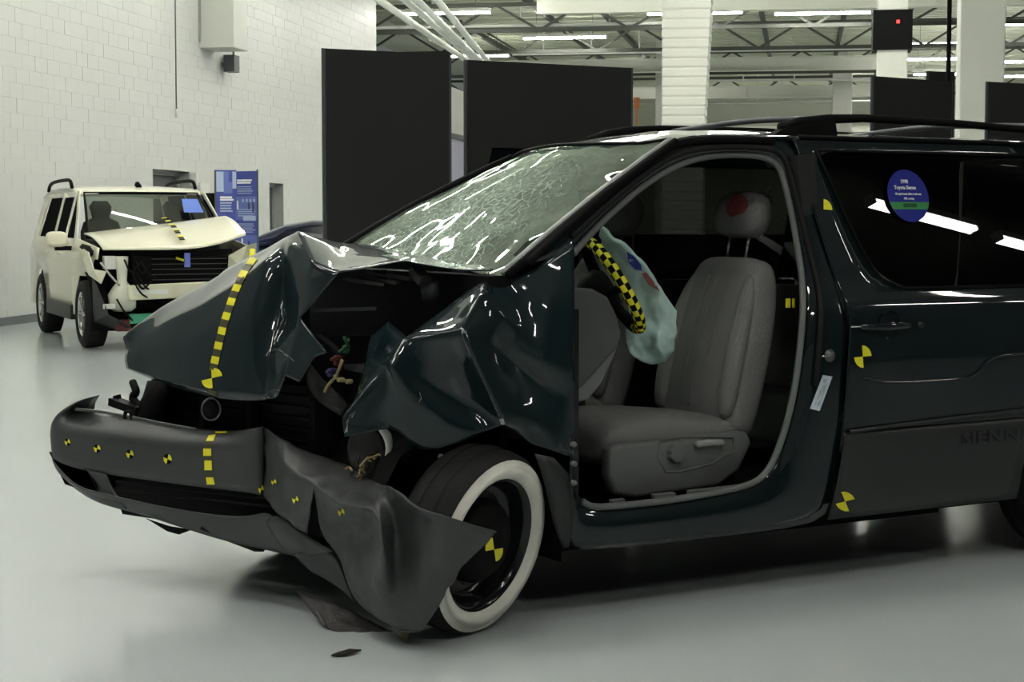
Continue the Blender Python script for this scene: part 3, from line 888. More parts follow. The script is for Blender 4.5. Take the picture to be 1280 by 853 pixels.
tube('windshield_molding', [p + Vector((0, .008, .004)) for p in (r[5] for r in wrows)], .016, BLK, van, 8)
tube('windshield_molding', [p + Vector((0, 0, .006)) for p in wtop], .007, BLK, van, 8, sm=3)
# far pillar
far_p = [r[5] for r in wrows]
fp = MB()
for a, b in zip(far_p, far_p[1:]): fp.bar(a + Vector((.02, .03, -.02)), b + Vector((.02, .03, -.02)), .06, .05)
fp.build('far_windshield_pillar', PAINT, van)
# mirror and visor clutter behind the glass
mb = loft('rear_view_mirror', [supsec(Vector((1.02, .93 + dy, 1.56)), (1, 0, 0), (0, 0, 1), .012, .035, 3, 12) for dy in (-.12, -.1, .1, .12)], BLK, van)

# ---- far side of the body
def farpt(x, z, off=0): return Vector((x, W - ys(z) - off, z))
rows = []
zf = [.262, .5, .735, 1.0, 1.12, 1.3, 1.5, 1.66, 1.728]
xf = [-.42, .42, .72, .95, 1.42, 1.58, 2.70, 2.84, 3.66, 3.95]
for z in zf:
    r = []
    for j, x in enumerate(xf):
        if j == 0: xx = -.40 if z < 1.0 else .1
        elif j == 1: xx = .42
        elif j in (2,): xx = x + .5 * max(0, z - 1.12) + (.24 if z > 1.6 else 0)
        else: xx = x - (.28 * max(0, z - 1.1) if j >= 8 else 0)
        r.append(farpt(max(xx, (.1 if z > 1.15 else -9)), min(z, 9)))
    rows.append(r)
for r in rows[5:]:
    for j in (0, 1): r[j] = Vector((r[2].x - .06 + .02 * j, r[2].y, r[2].z))
fskip = {(i, j) for i in range(4, 7) for j in (2, 3, 5, 7)} | {(0, 0), (1, 0)}
farside = grid('far_side_panel', rows, PAINT, van, skip=fskip, thick=.01, smooth=False)
for a, b in ((.72, 1.42), (1.58, 2.70), (2.84, 3.66)):
    grid('far_window', [[farpt(max(a, a + (.5 * (z - 1.12) + (.24 if z > 1.6 else 0) if a < 1 else 0)), z, .012), farpt(b - (.2 * (z - 1.12) if b > 3 else 0), z, .012)] for z in (1.11, 1.3, 1.5, 1.67)], TINT, farside)
# ---- floor pan, firewall, underbody, interior lining
b = MB(); b.box((2.18, .93, .29), (3.45, 1.66, .05)); b.build('floor_pan', TRIM, van)
b = MB(); b.box((1.9, .35, .235), (3.0, .12, .08)); b.box((1.9, 1.5, .235), (3.0, .12, .08)); b.box((1.2, .93, .21), (2.2, .2, .1)); b.box((1.75, .6, .215), (1.3, .5, .1)); b.box((1.6, 1.72, .235), (2.0, .1, .11)); b.box((3.1, .93, .25), (.5, 1.3, .14)); b.build('underbody_rails', BLK, van)
b = MB(); b.box((.12, .93, .76), (.03, 1.6, .92)); b.build('firewall', BLK, van)
hl = grid('headliner', [[Vector((p.x + .03, min(max(p.y, .26), 1.58), p.z - .035)) for p in r] for r in rr], mat('headliner_cloth', (.05, .05, .047), .95), van)
b = MB(); b.box((1.51, .12, .72), (.10, .05, .85)); b.box((1.50, .16, 1.35), (.08, .05, .62), rot=Matrix.Rotation(-.1, 3, 'Y')); b.build('centre_pillar_trim', TRIM, van)
b = MB(); b.box((1.51, 1.72, .72), (.16, .05, .85)); b.box((1.50, 1.66, 1.35), (.14, .05, .62)); b.build('far_pillar_trim', TRIM, van)
b = MB(); b.box((1.02, 1.76, .74), (.75, .05, .74)); b.box((2.2, 1.76, .74), (1.1, .05, .74)); b.build('far_door_trim', TRIM, van)
b = MB(); b.bar((1.545, .19, 1.58), (1.49, .16, .5), .05, .004); b.build('seat_belt', BLK, van)
tape_b = MB(); tape_b.box(V(985, 379, y=.155), (.02, .006, .035)); tape_b.box(V(992, 379, y=.155) + Vector((.0, 0, 0)), (.008, .007, .035)); tape_b.build('belt_tape', YEL, van)
# second row bench
bench = loft('rear_bench', [supsec(Vector((2.35 + .22 * (z - .6), .93, z)), (1, 0, 0), (0, 1, 0), .08, .62, 4, 20) for z in (.6, .65, .9, 1.05, 1.1)], FABD, van)
loft('bench_cushion', [supsec(Vector((2.1, .93, z)), (1, 0, 0), (0, 1, 0), .26, .62, 4, 20) for z in (.45, .5, .6, .64)], FABD, bench)

# ---- seats
def seat(name, yc, detail=True):
    s = empty(name, Vector((1.2, yc, .3)) - Vector((1.4, .93, 0)), parent=van)
    hwid = .255
    # cushion
    secs = []
    for x, z0, z1, w in ((.60, .53, .60, .235), (.615, .50, .655, .25), (.70, .48, .690, hwid), (.85, .48, .692, hwid), (1.05, .48, .67, hwid), (1.20, .48, .655, .25), (1.30, .50, .63, .24)):
        secs.append(supsec(Vector((x, yc, (z0 + z1) / 2)), (0, 1, 0), (0, 0, 1), w, (z1 - z0) / 2, 4.2, 24))
    loft('seat_cushion', secs, FAB, s, sub=1)
    if detail:
        # plastic side shield
        sh = [(.60, .585), (.66, .595), (.9, .592), (1.17, .605), (1.24, .60), (1.26, .555), (1.20, .455), (1.10, .40), (.72, .385), (.62, .405), (.595, .48)]
        fr2 = [Vector((x, yc - hwid - .035, z)) for x, z in sh]; bk = [Vector((x, yc - hwid + .03, z)) for x, z in sh]
        n = len(sh)
        o = mesh('side_shield', fr2 + bk, [list(range(n)), list(range(n, 2 * n))[::-1]] + [[k, (k + 1) % n, n + (k + 1) % n, n + k] for k in range(n)], SPL, s)
        bevel(o, .02, 3)
        for p in o.data.polygons: p.use_smooth = True
        kx = V(845, 567, y=yc - hwid - .04)
        vs = []
        kn = MB()
        for k in range(24):
            r_ = .036 if k % 3 else .031
            a = 2 * pi * k / 24
            vs.append((r_ * cos(a), r_ * sin(a)))
        ring = [Vector((kx.x + a, kx.y - .018, kx.z + b_)) for a, b_ in vs]; ring2 = [Vector((kx.x + a * 1.1, kx.y + .006, kx.z + b_ * 1.1)) for a, b_ in vs]
        kn.add(ring + ring2, [list(range(24))[::-1]] + [[k, (k + 1) % 24, 24 + (k + 1) % 24, 24 + k] for k in range(24)])
        o = kn.build('recline_knob', SPL, s); bevel(o, .004, 2)
        lv = V(885, 555, y=yc - hwid - .04)
        loft('height_lever', [supsec(lv + Vector((dx, -.008, .006 - abs(dx) * .08)), (0, 1, 0), (0, 0, 1), .014, .013 if abs(dx) < .06 else .007, 3, 12) for dx in (-.065, -.055, 0, .055, .065)], mat('seat_lever', (.24, .245, .24), .5), s)
        rc = SEAL
        tube('control_recess', [V(a, b_, y=yc - hwid - .0345) for a, b_ in ((825, 552), (822, 572), (832, 590), (850, 590), (890, 580), (915, 565), (916, 548), (870, 545))], .004, SPL, s, 6, closed=True)
    bx = MB(); bx.box((.93, yc, .40), (.62, .40, .17)); bx.build('seat_base', BLK, s)
    for dy in (-.18, .18):
        bx = MB(); bx.box((.95, yc + dy, .325), (.66, .04, .03)); bx.build('seat_track', STEEL, s)
    # backrest, reclined
    ax = Vector((.245, 0, 1)).normalized(); fwd = Vector((-1, 0, .245)).normalized()
    base = Vector((1.235, yc, .56))
    secs = []; bol = []
    for t, w, th in ((0.0, .235, .06), (.03, .25, .085), (.2, .255, .10), (.42, .25, .10), (.56, .235, .09), (.66, .215, .075), (.705, .185, .055), (.72, .13, .03)):
        secs.append(supsec(base + ax * t, (0, 1, 0), fwd, w, th, 3.6, 28))
    loft('seat_back', secs, FAB, s, sub=1)
    # bolsters and centre channels
    for sgn in (-1, 1):
        P = [base + ax * t + fwd * f + Vector((0, sgn * y_, 0)) for t, y_, f in ((.06, .205, .07), (.2, .215, .085), (.42, .205, .08), (.58, .185, .06), (.66, .165, .045))]
        tube('bolster', P, [.045, .05, .048, .04, .025], FAB, s, 14, sm=3) if False else loft('bolster', [supsec(p, (0, 1, 0), fwd, r_, r_ * .8, 2.2, 16) for p, r_ in zip(P, (.038, .046, .044, .038, .02))], FAB, s, sub=1)
    for y_ in (-.06, .0, .06):
        P = [base + ax * t + fwd * (th + .001) + Vector((0, y_, 0)) for t, th in ((.1, .093), (.2, .0995), (.42, .0995), (.56, .089), (.63, .078))]
        tube('seam', P, .003, FAB, s, 6, sm=3)
    # headrest
    hbse = base + ax * .735
    h = empty('x', (0, 0, 0)); bpy.data.objects.remove(h)
    hs = []
    for t, w, th in ((.065, .08, .03), (.075, .125, .055), (.13, .150, .068), (.19, .150, .068), (.235, .132, .055), (.25, .09, .03)):
        hs.append(supsec(hbse + ax * t + fwd * .02, (0, 1, 0), fwd, w, th, 2.8, 22))
    hr_ = loft('headrest', hs, FAB, s, sub=1)
    for dy in (-.06, .06):
        tube('headrest_post', [hbse + ax * -.03 + Vector((0, dy, 0)) + fwd * .01, hbse + ax * .1 + Vector((0, dy, 0)) + fwd * .015], .0065, CHR, hr_, 8)
    return hr_
hrd = seat('driver_seat', .47)
seat('passenger_seat', 1.36, False)

# ---- dashboard and steering
ds = []
for y, dx in ((.16, .06), (.2, .0), (.5, -.02), (.93, -.03), (1.4, -.02), (1.64, 0), (1.70, .06)):
    ds.append([Vector((x, y, z)) for x, z in ((.14, 1.12), (.30, 1.17), (.50, 1.16), (.60 - dx, 1.10), (.63 - dx, .98), (.56 - dx, .84), (.48 - dx, .70), (.30, .62), (.14, .62))])
loft('dashboard', ds, DASH, van, sub=1)
# end cap of the dash seen through the door opening, then the pale knee panel under it
cap = [(712, 362), (742, 361), (760, 371), (772, 395), (778, 418), (772, 436), (752, 458), (730, 482), (712, 497)]
fr2 = [V(a, b, y=.15) for a, b in cap]; bk = [p + Vector((0, .5, 0)) for p in fr2]; n = len(cap)
o = mesh('dash_end_cap', fr2 + bk, [list(range(n)), list(range(n, 2 * n))[::-1]] + [[k, (k + 1) % n, n + (k + 1) % n, n + k] for k in range(n)], mat('dash_cap', (.06, .063, .06), .7), van); bevel(o, .012, 3)
cap = [(712, 470), (735, 462), (757, 440), (776, 425), (768, 448), (752, 480), (735, 501), (712, 504)]
fr2 = [V(a, b, y=.17) for a, b in cap]; bk = [p + Vector((0, .45, 0)) for p in fr2]; n = len(cap)
o = mesh('knee_panel', fr2 + bk, [list(range(n)), list(range(n, 2 * n))[::-1]] + [[k, (k + 1) % n, n + (k + 1) % n, n + k] for k in range(n)], mat('knee_grey', (.15, .155, .15), .6), van); bevel(o, .01, 2)
# centre console and little red bits at the far side of the seat
b = MB(); b.box((.75, .93, .62), (.25, .32, .35)); b.build('console', TRIM, van)
b = MB(); b.box((.72, .82, .74), (.05, .14, .02)); b.box((.86, .80, .70), (.04, .05, .02)); b.build('red_console_scraps', REDW, van)
# steering wheel
sw = V(766, 357, y=.43)
tilt = R(30)
wn = Vector((.80, -.30, .50)).normalized(); wz = (Vector((0, 0, 1)) - wn * wn.z).normalized(); wy = wz.cross(wn)
st = empty('steering_wheel', sw - Vector((1.4, .93, 0)), parent=van)
RW = .192; nr = 46; ns = 12
vs = []; fs = []; fm = []
for i in range(nr):
    a = 2 * pi * i / nr
    c = sw + (wz * cos(a) + wy * sin(a)) * RW
    for k in range(ns):
        t = 2 * pi * k / ns
        vs.append(c + (wz * cos(a) + wy * sin(a)) * (.022 * cos(t)) + wn * (.022 * sin(t)))
for i in range(nr):
    for k in range(ns):
        j = (i + 1) % nr; q = (k + 1) % ns
        fs.append([i * ns + k, i * ns + q, j * ns + q, j * ns + k]); fm.append(1 if (i + (k // 2)) % 2 and i > nr * .46 else 0)
mesh('rim', vs, fs, [BLK, YEL], st, smooth=True, fmats=fm)
hubp = sw - wn * .055
loft('hub', [supsec(hubp + wn * d, wz, wy, r_, r_, 3, 20) for d, r_ in ((-.09, .05), (-.03, .085), (.02, .09), (.045, .07))], BLK, st)
for a in (90, 270, 150, 210):
    t = R(a); p1 = sw + (wz * cos(t) + wy * sin(t)) * RW
    tube('spoke', [hubp, hubp.lerp(p1, .6) - wn * .01, p1], [.022, .018, .014], BLK, st, 8)
tube('steering_column', [hubp - wn * .05, hubp - wn * .36], [.055, .065], BLK, van, 12)
# deflated airbag hanging from the hub: a folded sheet with body
def bagpt(px, py, y): return V(px, py, y=y)
BAGP = {'a': (750, 285, .47), 'b': (776, 303, .40), 'c': (804, 329, 0.38), 'd': (829, 365, 0.36), 'e': (846, 389, 0.36), 'f': (846, 415, 0.38), 'g': (823, 411, 0.4), 'h': (808, 391, 0.46),
        'i': (841, 437, 0.42), 'j': (831, 458, 0.45), 'k': (808, 455, 0.47), 'l': (788, 441, 0.5), 'm': (781, 421, 0.5), 'n': (770, 340, .5), 'o': (752, 305, .52), 'p': (790, 372, .48), 'q': (822, 432, 0.37), 'r': (800, 424, 0.46)}
bag = sheet('airbag', BAGP, ['a b n o', 'b c p n', 'c d g h', 'c h p', 'd e f g', 'g f i q', 'h g q r', 'q i j', 'r q j k', 'm r k l', 'p h r m', ], BAG, st, sub=2, cr=['c d e', 'g f', 'h g q'], crv=.8, thick=.012, rim=.6, dent=(.055, .035), pre=1, jit=.008)
sticker('blue_chalk_mark', bag, [[(784, 314), (793, 320), (801, 330), (803, 338), (794, 337), (786, 328)]], BLUC)
sticker('red_chalk_mark', bag, [[(802, 342), (808, 340), (816, 350), (825, 364), (812, 356)]], REDB)

# ---- hood: front facet, folded near corner, buckled rear part
HP = {
 'R1': (151, 417, 1.8), 'M1': (158, 436, 1.75), 'N1': (155, 447, 1.73), 'L1': (158, 461, 1.70),
 'R2': (205, 377, 1.7), 'M2': (197, 407, 1.52), 'N2': (184, 442, 1.52), 'L2': (185, 472, 1.5),
 'R3': (270, 342, 1.46), 'M3': (246, 386, 1.22), 'N3': (230, 430, 1.2), 'L3': (224, 487, 1.2),
 'R4': (333, 311, 1.16), 'M4': (306, 346, 0.97), 'N4': (280, 408, .94), 'L4': (266, 497, .93),
 'R5': (358, 297, 0.94), 'M5': (341, 317, 0.83), 'N5': (316, 405, .79), 'L5': (305, 501, .79),
 'R6': (361, 300, 0.755), 'M6': (355, 342, 0.8), 'N6': (347, 400, 0.78), 'L6': (331, 500, .69),
 # folded near corner
 'P': (373, 289, 0.72), 'b': (393, 331, 0.46), 'c': (353, 400, 0.76), 'm': (371, 371, 0.62), 'e': (424, 341, 0.36), 'f': (374, 397, 0.52),
 'p': (409, 441, .37), 'q': (392, 448, .42), 'r': (366, 432, 0.54), 's': (374, 478, .46), 't': (346, 498, .58), 'u': (338, 442, 0.71), 'w': (356, 470, .52),
 # rear part
 'g': (411, 299, 1.0), 'h': (506, 326, .34), 'i': (570, 337, .27), 'j': (617, 337, .17), 'k': (605, 331, .3), 'l': (560, 327, .52), 'n': (513, 317, .82), 'o': (452, 303, 1.2),
 'z1': (470, 318, .62), 'z2': (432, 312, .80), 'z3': (540, 331, .38),
 'F1': Vector((-.35, 1.66, 1.10)), 'F2': Vector((.10, 1.62, 1.20)), 'F3': Vector((-.2, 1.3, 1.24)), 'F4': Vector((.1, 1.42, 1.25)),
}
hood = sheet('hood', HP, [
 'R1 M1 M2 R2', 'M1 N1 N2 M2', 'N1 L1 L2 N2', 'R2 M2 M3 R3', 'M2 N2 N3 M3', 'N2 L2 L3 N3', 'R3 M3 M4 R4', 'M3 N3 N4 M4', 'N3 L3 L4 N4',
 'R4 M4 M5 R5', 'M4 N4 N5 M5', 'N4 L4 L5 N5', 'R5 M5 M6 R6', 'M5 N5 N6 M6', 'N5 L5 L6 N6',
 'P R5 R6 b', 'R6 M6 m b', 'M6 c m', 'b m f e', 'm c f', 'M6 N6 u c', 'c u r f', 'f r q p', 'u N6 L6 t', 'u t w r', 'r w s q',
 'P b e z2', 'P z2 g', 'e h z1 z2', 'h z3 n z1', 'i j k l', 'h i l z3', 'z3 l n', 'g z2 z1 o', 'z1 n o',
 'R5 P g R4', 'R4 g F3 R3', 'R3 F3 F1 R2', 'R2 F1 R1', 'g o F4 F3', 'F3 F4 F2 F1'],
 PAINTC, van, sub=2, cr=['R6 M6 N6 L6', 'M2 M3 M4 M5', 'R5 P b', 'b e', 'P z2 z1 h', 'R3 R4 R5', 'b m f', 'c f', 'M6 c u', 'e z2', 'h z1 z2', 'f r q', 'u r', 'w r'], crv=1, thick=.004, rim=1, dent=(.22, .008), pre=1, jit=.002)
# dashed centre tape on the hood
tape = [(332, 312), (325, 317), (318, 323), (312, 331), (306.5, 339), (302, 347.5), (298, 356), (294.5, 364.5), (291, 373), (288, 382), (285, 391), (282, 400), (279, 409.5), (277, 418.5), (274.5, 428), (272.5, 437), (270.5, 446), (268.5, 455), (267, 463)]
def tape_sq(o, a, b, w, m, name='tape_square'):
    d = Vector((b[0] - a[0], b[1] - a[1])); d.normalize(); n = Vector((-d.y, d.x)) * w
    n = Vector((1, .22)) .normalized() * w if abs(d.y) > .5 else n
    return sticker(name, o, [[(a[0] - n.x, a[1] - n.y), (b[0] - n.x, b[1] - n.y), (b[0] + n.x, b[1] + n.y), (a[0] + n.x, a[1] + n.y)]], m)
OLV = mat('olive_tape', (.05, .048, .018), .5)
for k in range(len(tape) - 1):
    tape_sq(hood, tape[k], tape[k + 1], 4.6 + .02 * k, YEL if k % 2 == 0 else OLV)
quadrant(hood, (265.5, 473), (13, -3), (1, 12.5), only=(3, 1), black=False)
sticker('tape_square', hood, [[(262, 487), (272, 490), (271, 495), (261, 491)]], OLV)
SCR = mat('bare_scratch', (.32, .33, .31), .6)
def scratches(o, path, w, n=2, jig=1.6):
    for p, q in zip(path, path[1:]):
        for _ in range(n):
            a = (p[0] + random.uniform(-jig, jig), p[1] + random.uniform(-jig, jig)); b = (q[0] + random.uniform(-jig, jig), q[1] + random.uniform(-jig, jig))
            ww = random.uniform(.35, 1) * w
            sticker('scratch', o, [[a, (a[0] + ww, a[1] + ww * .5), b, (b[0] - ww * .4, b[1] + ww * .5)]], SCR)
scratches(hood, [(333, 446), (337, 439), (345, 436)], 1.6)
scratches(hood, [(346, 437), (354, 441), (361, 446), (367, 451)], 1.8)
scratches(hood, [(371, 464), (368, 476), (360, 484), (350, 488), (341, 489)], 1.0)
scratches(hood, [(320, 499), (330, 499), (338, 497)], 1.6)

# ---- near front fender, folded
FP = {
 'A': (607, 348, .16), 'A2': (643, 349, .10), 'A3': (669, 337, .09), 'A4': (718, 300, .06), 'B': (602, 364, .045), 'U': (551, 390, .16), 'D': (508, 421, .07), 'C': (577, 413, -.06),
 'D2': (540, 420, .02), 'E': (487, 457, .03), 'V': (600, 515, .03), 'V0': (545, 488, .045), 'G': (630, 531, -.03), 'H': (548, 561, .02), 'H1': (590, 547, .0), 'H2': (492, 533, .08), 'H3': (522, 562, .04),
 'tip': (431, 546, .14), 'tip2': (427, 522, .16), 'F2': (444, 503, .18), 'F': (464, 421, .32), 'F1': (486, 402, .30), 'Y': (500, 495, .04), 'Y2': (560, 525, .0), 'fe': (475, 460, .12),
 'Z': (632, 445, .05), 'Z2': (680, 486, .03), 'I': (677, 452, -.015), 'dent': (655, 392, .06), 'A5': (690, 370, .03), 'Q': (718, 380, .01), 'K': (718, 480, -.004), 'J': (705, 569, -.004), 'J0': (718, 572, -.002), 'J2': (664, 556, .0), 'J3': (645, 538, -.01), 'mid': (660, 515, -.012), 'ri': (636, 402, .01),
}
fend = sheet('front_fender', FP, [
 'A B C U', 'U C D2 D', 'D D2 V0 E', 'D2 C V V0', 'C G V', 'E V0 Y2 Y', 'V0 V Y2', 'V G H1 Y2', 'Y2 H1 H H3', 'Y Y2 H3 H2', 'E Y fe', 'fe Y H2 tip2', 'tip2 H2 tip',
 'F1 D E fe', 'F F1 fe F2', 'F2 fe tip2', 'C B ri Z', 'B dent ri', 'ri dent I Z', 'C Z mid G', 'Z I Z2', 'Z Z2 mid', 'G mid J2 J3', 'Z2 K J mid', 'mid J J2', 'I K Z2', 'K J0 J',
 'A A2 dent B', 'A2 A3 A5 dent', 'A3 A4 Q A5', 'dent A5 I', 'A5 Q K I'],
 PAINTC, van, sub=2, cr=['B C', 'C G', 'C D2 D', 'D E', 'E V0 V', 'B ri I', 'C Z Z2', 'A B', 'F1 fe', 'Y Y2', 'E Y'], crv=1, thick=.004, rim=1, dent=(.12, .006), pre=1, jit=.004)
sticker('edge_chip', fend, [[(624, 524), (628, 523), (631, 531), (627, 531)]], SCR)
sticker('edge_chip', fend, [[(576, 411), (579, 411), (581, 417), (578, 417)]], SCR)
scratches(fend, [(432, 540), (434, 530), (438, 522), (446, 514)], 1.2)
scratches(fend, [(524, 492), (526, 498), (524, 505)], 1.4, 1)
scratches(fend, [(576, 415), (583, 430), (590, 446), (600, 468), (612, 494), (624, 520)], .7, 1, .5)
# lower cladding behind the wheel, hinge bolts
lc = {'a': (669, 568, .0), 'b': (718, 573, -.004), 'c': (718, 688, .0), 'd': (704, 686, .02), 'e': (690, 655, .03), 'f': (684, 610, .02)}
sheet('sill_cladding', lc, ['a b f', 'f b c e', 'e c d'], CLAD, van, sub=1, thick=.006)
for py in (556, 580, 604):
    lathe('hinge_bolt', [(-.01, .0), (-.01, .009), (.004, .012)], V(717, py, y=-.008), (0, 1, 0), SEAL, van, 8)
sticker_bolt = lathe('splash_bolt', [(-.008, 0), (-.006, .008), (.004, .010)], V(551, 571, y=.05), (-.5, -.86, .1), WHP, van, 12)
# door jamb fittings on the B pillar
sc_ = lathe('door_striker', [(-.014, .0), (-.014, .012), (-.004, .02), (.004, .026)], V(1038, 445, y=-.002), (0, 1, 0), STEEL, van, 14)
tube('striker_pin', [V(1038, 445, y=-.015), V(1024, 446, y=.0)], .004, CHR, sc_, 6)
sticker('jamb_label', side, [[(1028, 469), (1040, 471), (1024, 514), (1012, 511)]], LABEL)
sticker('jamb_label_text', side, [[(1029, 474), (1036, 475), (1024, 508), (1018, 506)]], mat('label_grey', (.38, .42, .46), .6))
for pl in ([(818, 620), (845, 617), (845, 621), (818, 624)], [(862, 615), (935, 607), (948, 601), (930, 610), (862, 619)], [(765, 627), (782, 625), (780, 630), (765, 631)]):
    P = [V(a, b, y=.07) for a, b in pl]
    mesh('torn_sill_trim', P + [p + Vector((0, .02, .004)) for p in P], [list(range(len(P))), list(range(len(P), 2 * len(P)))[::-1]] + [[k, (k + 1) % len(P), len(P) + (k + 1) % len(P), len(P) + k] for k in range(len(P))], SEAL, van)

# ---- stickers on the near side
quadrant(door, (1029, 262), (11, 1), (0, 13), only=(3,), black=False)
quadrant(door, (1078, 446), (11, -1), (1, 14), only=(3, 1), black=False)
quadrant(clad, (1056, 627), (12, -3), (5, 12), rot=.0, only=(3, 1), black=False)
DISC = SP(1135, 245, -.002)
du_ = Vector((1, 0, 0)); dvv = Vector((0, ys(1.6) - ys(1.3), .3)).normalized(); dn = du_.cross(dvv).normalized()
def disc(r, z0, z1, o_=0.0):
    """slice of a disc between heights z0 and z1"""
    pts = []
    for k in range(72):
        a = 2 * pi * k / 72; x, z = r * cos(a), r * sin(a)
        pts.append((x, min(max(z, z0), z1)))
    return [DISC + du_ * x + dvv * z + dn * o_ for x, z in pts]
RD = .108
pts = disc(RD, -9, 9, .002)
dsk = mesh('rating_sticker', pts + [p - dn * .001 for p in pts], [list(range(72)), list(range(72, 144))[::-1]] + [[k, (k + 1) % 72, 72 + (k + 1) % 72, 72 + k] for k in range(72)], BLUE, door)
mesh('rating_band', disc(RD, -.056, -.026, .0028), [list(range(72))], GREENP, door)
for txt, sz, dz, m_, sx in (('1998', .021, .058, WTXT, .95), ('Toyota Sienna', .021, .033, WTXT, .95), ('40 mph frontal offset crash test,', .0125, .007, WTXT, .86), ('40% overlap', .0125, -.012, WTXT, .9), ('GOOD', .021, -.041, BLK, 1.1)):
    text_mesh('rating_text', txt, sz, m_, door, DISC + dn * .0036 + dvv * dz - du_ * (.012 if dz > .03 else .0), du_, dvv, bold=.0006 if sz > .015 else .0003, sx=sx)
# red dummy paint on the headrest
sticker('red_chalk_mark', hrd, [[(913, 249), (919, 243), (927, 243), (934, 249), (936, 258), (931, 266), (922, 269), (914, 272), (909, 267), (908, 257)], [(897, 266), (905, 260), (913, 262), (908, 269), (898, 269), (892, 273)]], RED)

# ---- bumper cover
BR = []
cols = [  # top lip, top roll, face top, face bottom
 [(124, 494, 1.60), (119, 500, 1.70), (118, 512, 1.74), (118, 530, 1.745)],
 [(98, 500, 1.63), (80, 506, 1.76), (74, 530, 1.80), (78, 556, 1.80)],
 [(90, 507, 1.60), (62, 521, 1.76), (57, 536, 1.80), (60, 568, 1.78)],
 [(98, 510, 1.810), (72, 529, 1.68), (66, 548, 1.71), (72, 579, 1.68)],
 [(126, 514, 1.630), (110, 538, 1.50), (108, 553, 1.53), (109, 590, 1.51)],
 [(160, 521, 1.440), (160, 547, 1.31), (160, 560, 1.33), (160, 597, 1.31)],
 [(205, 530, 1.250), (210, 552, 1.12), (210, 566, 1.13), (210, 604, 1.12)],
 [(245, 537, 1.100), (252, 553, .97), (254, 570, .98), (256, 610, .97)],
 [(285, 539, 0.990), (290, 549, .86), (292, 575, .865), (293, 614, .85)],
 [(312, 537, .785), (318, 545, .775), (320, 580, .77), (318, 617, .76)],
 [(330, 533, .79), (331, 540, .79), (331, 580, .79), (329, 621, .76)],
]
rows = [[V(*c[i][:2], y=c[i][2]) for c in cols] for i in range(4)]
bump = empty('front_bumper', Vector((-.6, 1.0, .5)) - Vector((1.4, .93, 0)), parent=van)
bface = grid('bumper_face', rows, BUMP, bump, sub=2, thick=.005)
lowc = [  # lip top, lip front, lip bottom
 [(75, 560, 1.80), (72, 572, 1.80), (84, 590, 1.76)],
 [(60, 570, 1.77), (64, 586, 1.77), (84, 604, 1.70)],
 [(73, 588, 1.68), (80, 600, 1.68), (98, 615, 1.62)],
 [(96, 611, 1.53), (100, 615, 1.53), (122, 630, 1.48)],
 [(125, 617, 1.42), (135, 626, 1.42), (155, 638, 1.37)],
 [(150, 624, 1.34), (160, 633, 1.34), (188, 647, 1.27)],
 [(224, 638, 1.08), (226, 649, 1.08), (240, 664, 1.05)],
 [(265, 644, .95), (267, 656, .95), (278, 676, .92)],
 [(302, 647, .84), (304, 662, .84), (310, 683, .82)],
 [(322, 643, .77), (325, 662, .76), (332, 688, .75)],
 [(332, 640, .73), (338, 662, .70), (345, 690, .70)],
 [(350, 652, .64), (356, 670, .62), (362, 694, .62)],
 [(372, 664, .56), (374, 680, .54), (386, 700, .53)],
]
rows = [[V(*c[i][:2], y=c[i][2]) for c in lowc] for i in range(3)]
grid('bumper_lip', rows, BUMP, bump, sub=2, thick=.006)
# bar between fog-lamp opening and grille opening, and the cavity behind
fb = {'a': (104, 588, 1.535), 'b': (131, 594, 1.42), 'c': (120, 618, 1.47), 'd': (150, 628, 1.33), 'e': (112, 600, 1.55), 'f': (146, 612, 1.40)}
sheet('fog_opening_bar', {'a': (108, 588, 1.51), 'b': (132, 594, 1.41), 'c': (127, 610, 1.45), 'd': (142, 616, 1.40), 'e': (118, 622, 1.48), 'f': (158, 636, 1.32)}, ['a b d c', 'c d f e'], BUMP, bump, sub=2, thick=.006)
cav = {'a': (60, 565, 1.77), 'b': (108, 588, 1.51), 'c': (124, 620, 1.45), 'd': (80, 606, 1.68), 'e': (84, 572, 1.78), 'f': (104, 594, 1.66), 'g': (108, 612, 1.62), 'h': (92, 600, 1.74)}
for k in cav:
    p = V(*cav[k][:2], y=cav[k][2]); cav[k] = p + (Vector((.12, .0, .0)) if k in 'efgh' else Vector((.004, 0, 0)))
sheet('fog_cavity', cav, ['a b f e', 'b c g f', 'c d h g', 'd a e h', 'e f g h'], BLK, bump, sub=0, thick=.003)
b = MB(); b.box(V(115, 596, y=1.50) + Vector((.05, 0, 0)), (.01, .02, .03)); b.build('bracket_glint', WHP, bump)
# black opening behind the lower grille, with bars
gr = MB()
gp = [V(128, 594, y=1.38), V(328, 617, y=.70), V(332, 648, y=.68), V(150, 630, y=1.30)]
gp = [p + Vector((.07, .04, 0)) for p in gp]
g2 = [gp[0] + Vector((.0, .25, .06)), gp[1] + Vector((.05, -.1, .08)), gp[2] + Vector((.1, -.05, -.1)), gp[3] + Vector((.05, .3, -.1))]
gr.add(g2, [[0, 1, 2, 3]]); gr.add([p + Vector((.35, 0, 0)) for p in g2] + g2, [[3, 2, 6, 7], [0, 3, 7, 4]]); gr.build('grille_backing', BLK, bump)
for t in (.3, .62):
    tube('grille_bar', [gp[0].lerp(gp[3], t) + Vector((-.03, -.02, 0)), gp[1].lerp(gp[2], t) + Vector((-.03, -.02, 0))], .006, BLK, bump, 6)
tube('lip_bead', [V(a, b_, y=c) for a, b_, c in ((95, 512, 1.52), (120, 514, 1.42), (160, 521, 1.25), (205, 530, 1.08), (245, 537, .95))], .006, BUMP, bump, 6, sm=3)
lp = MB(); lp.tube([V(156, 524, y=1.26), V(157, 515, y=1.26), V(163, 515, y=1.24), V(165, 524, y=1.23)], .008, 6); lp.build('bumper_tab', BLK, bump)
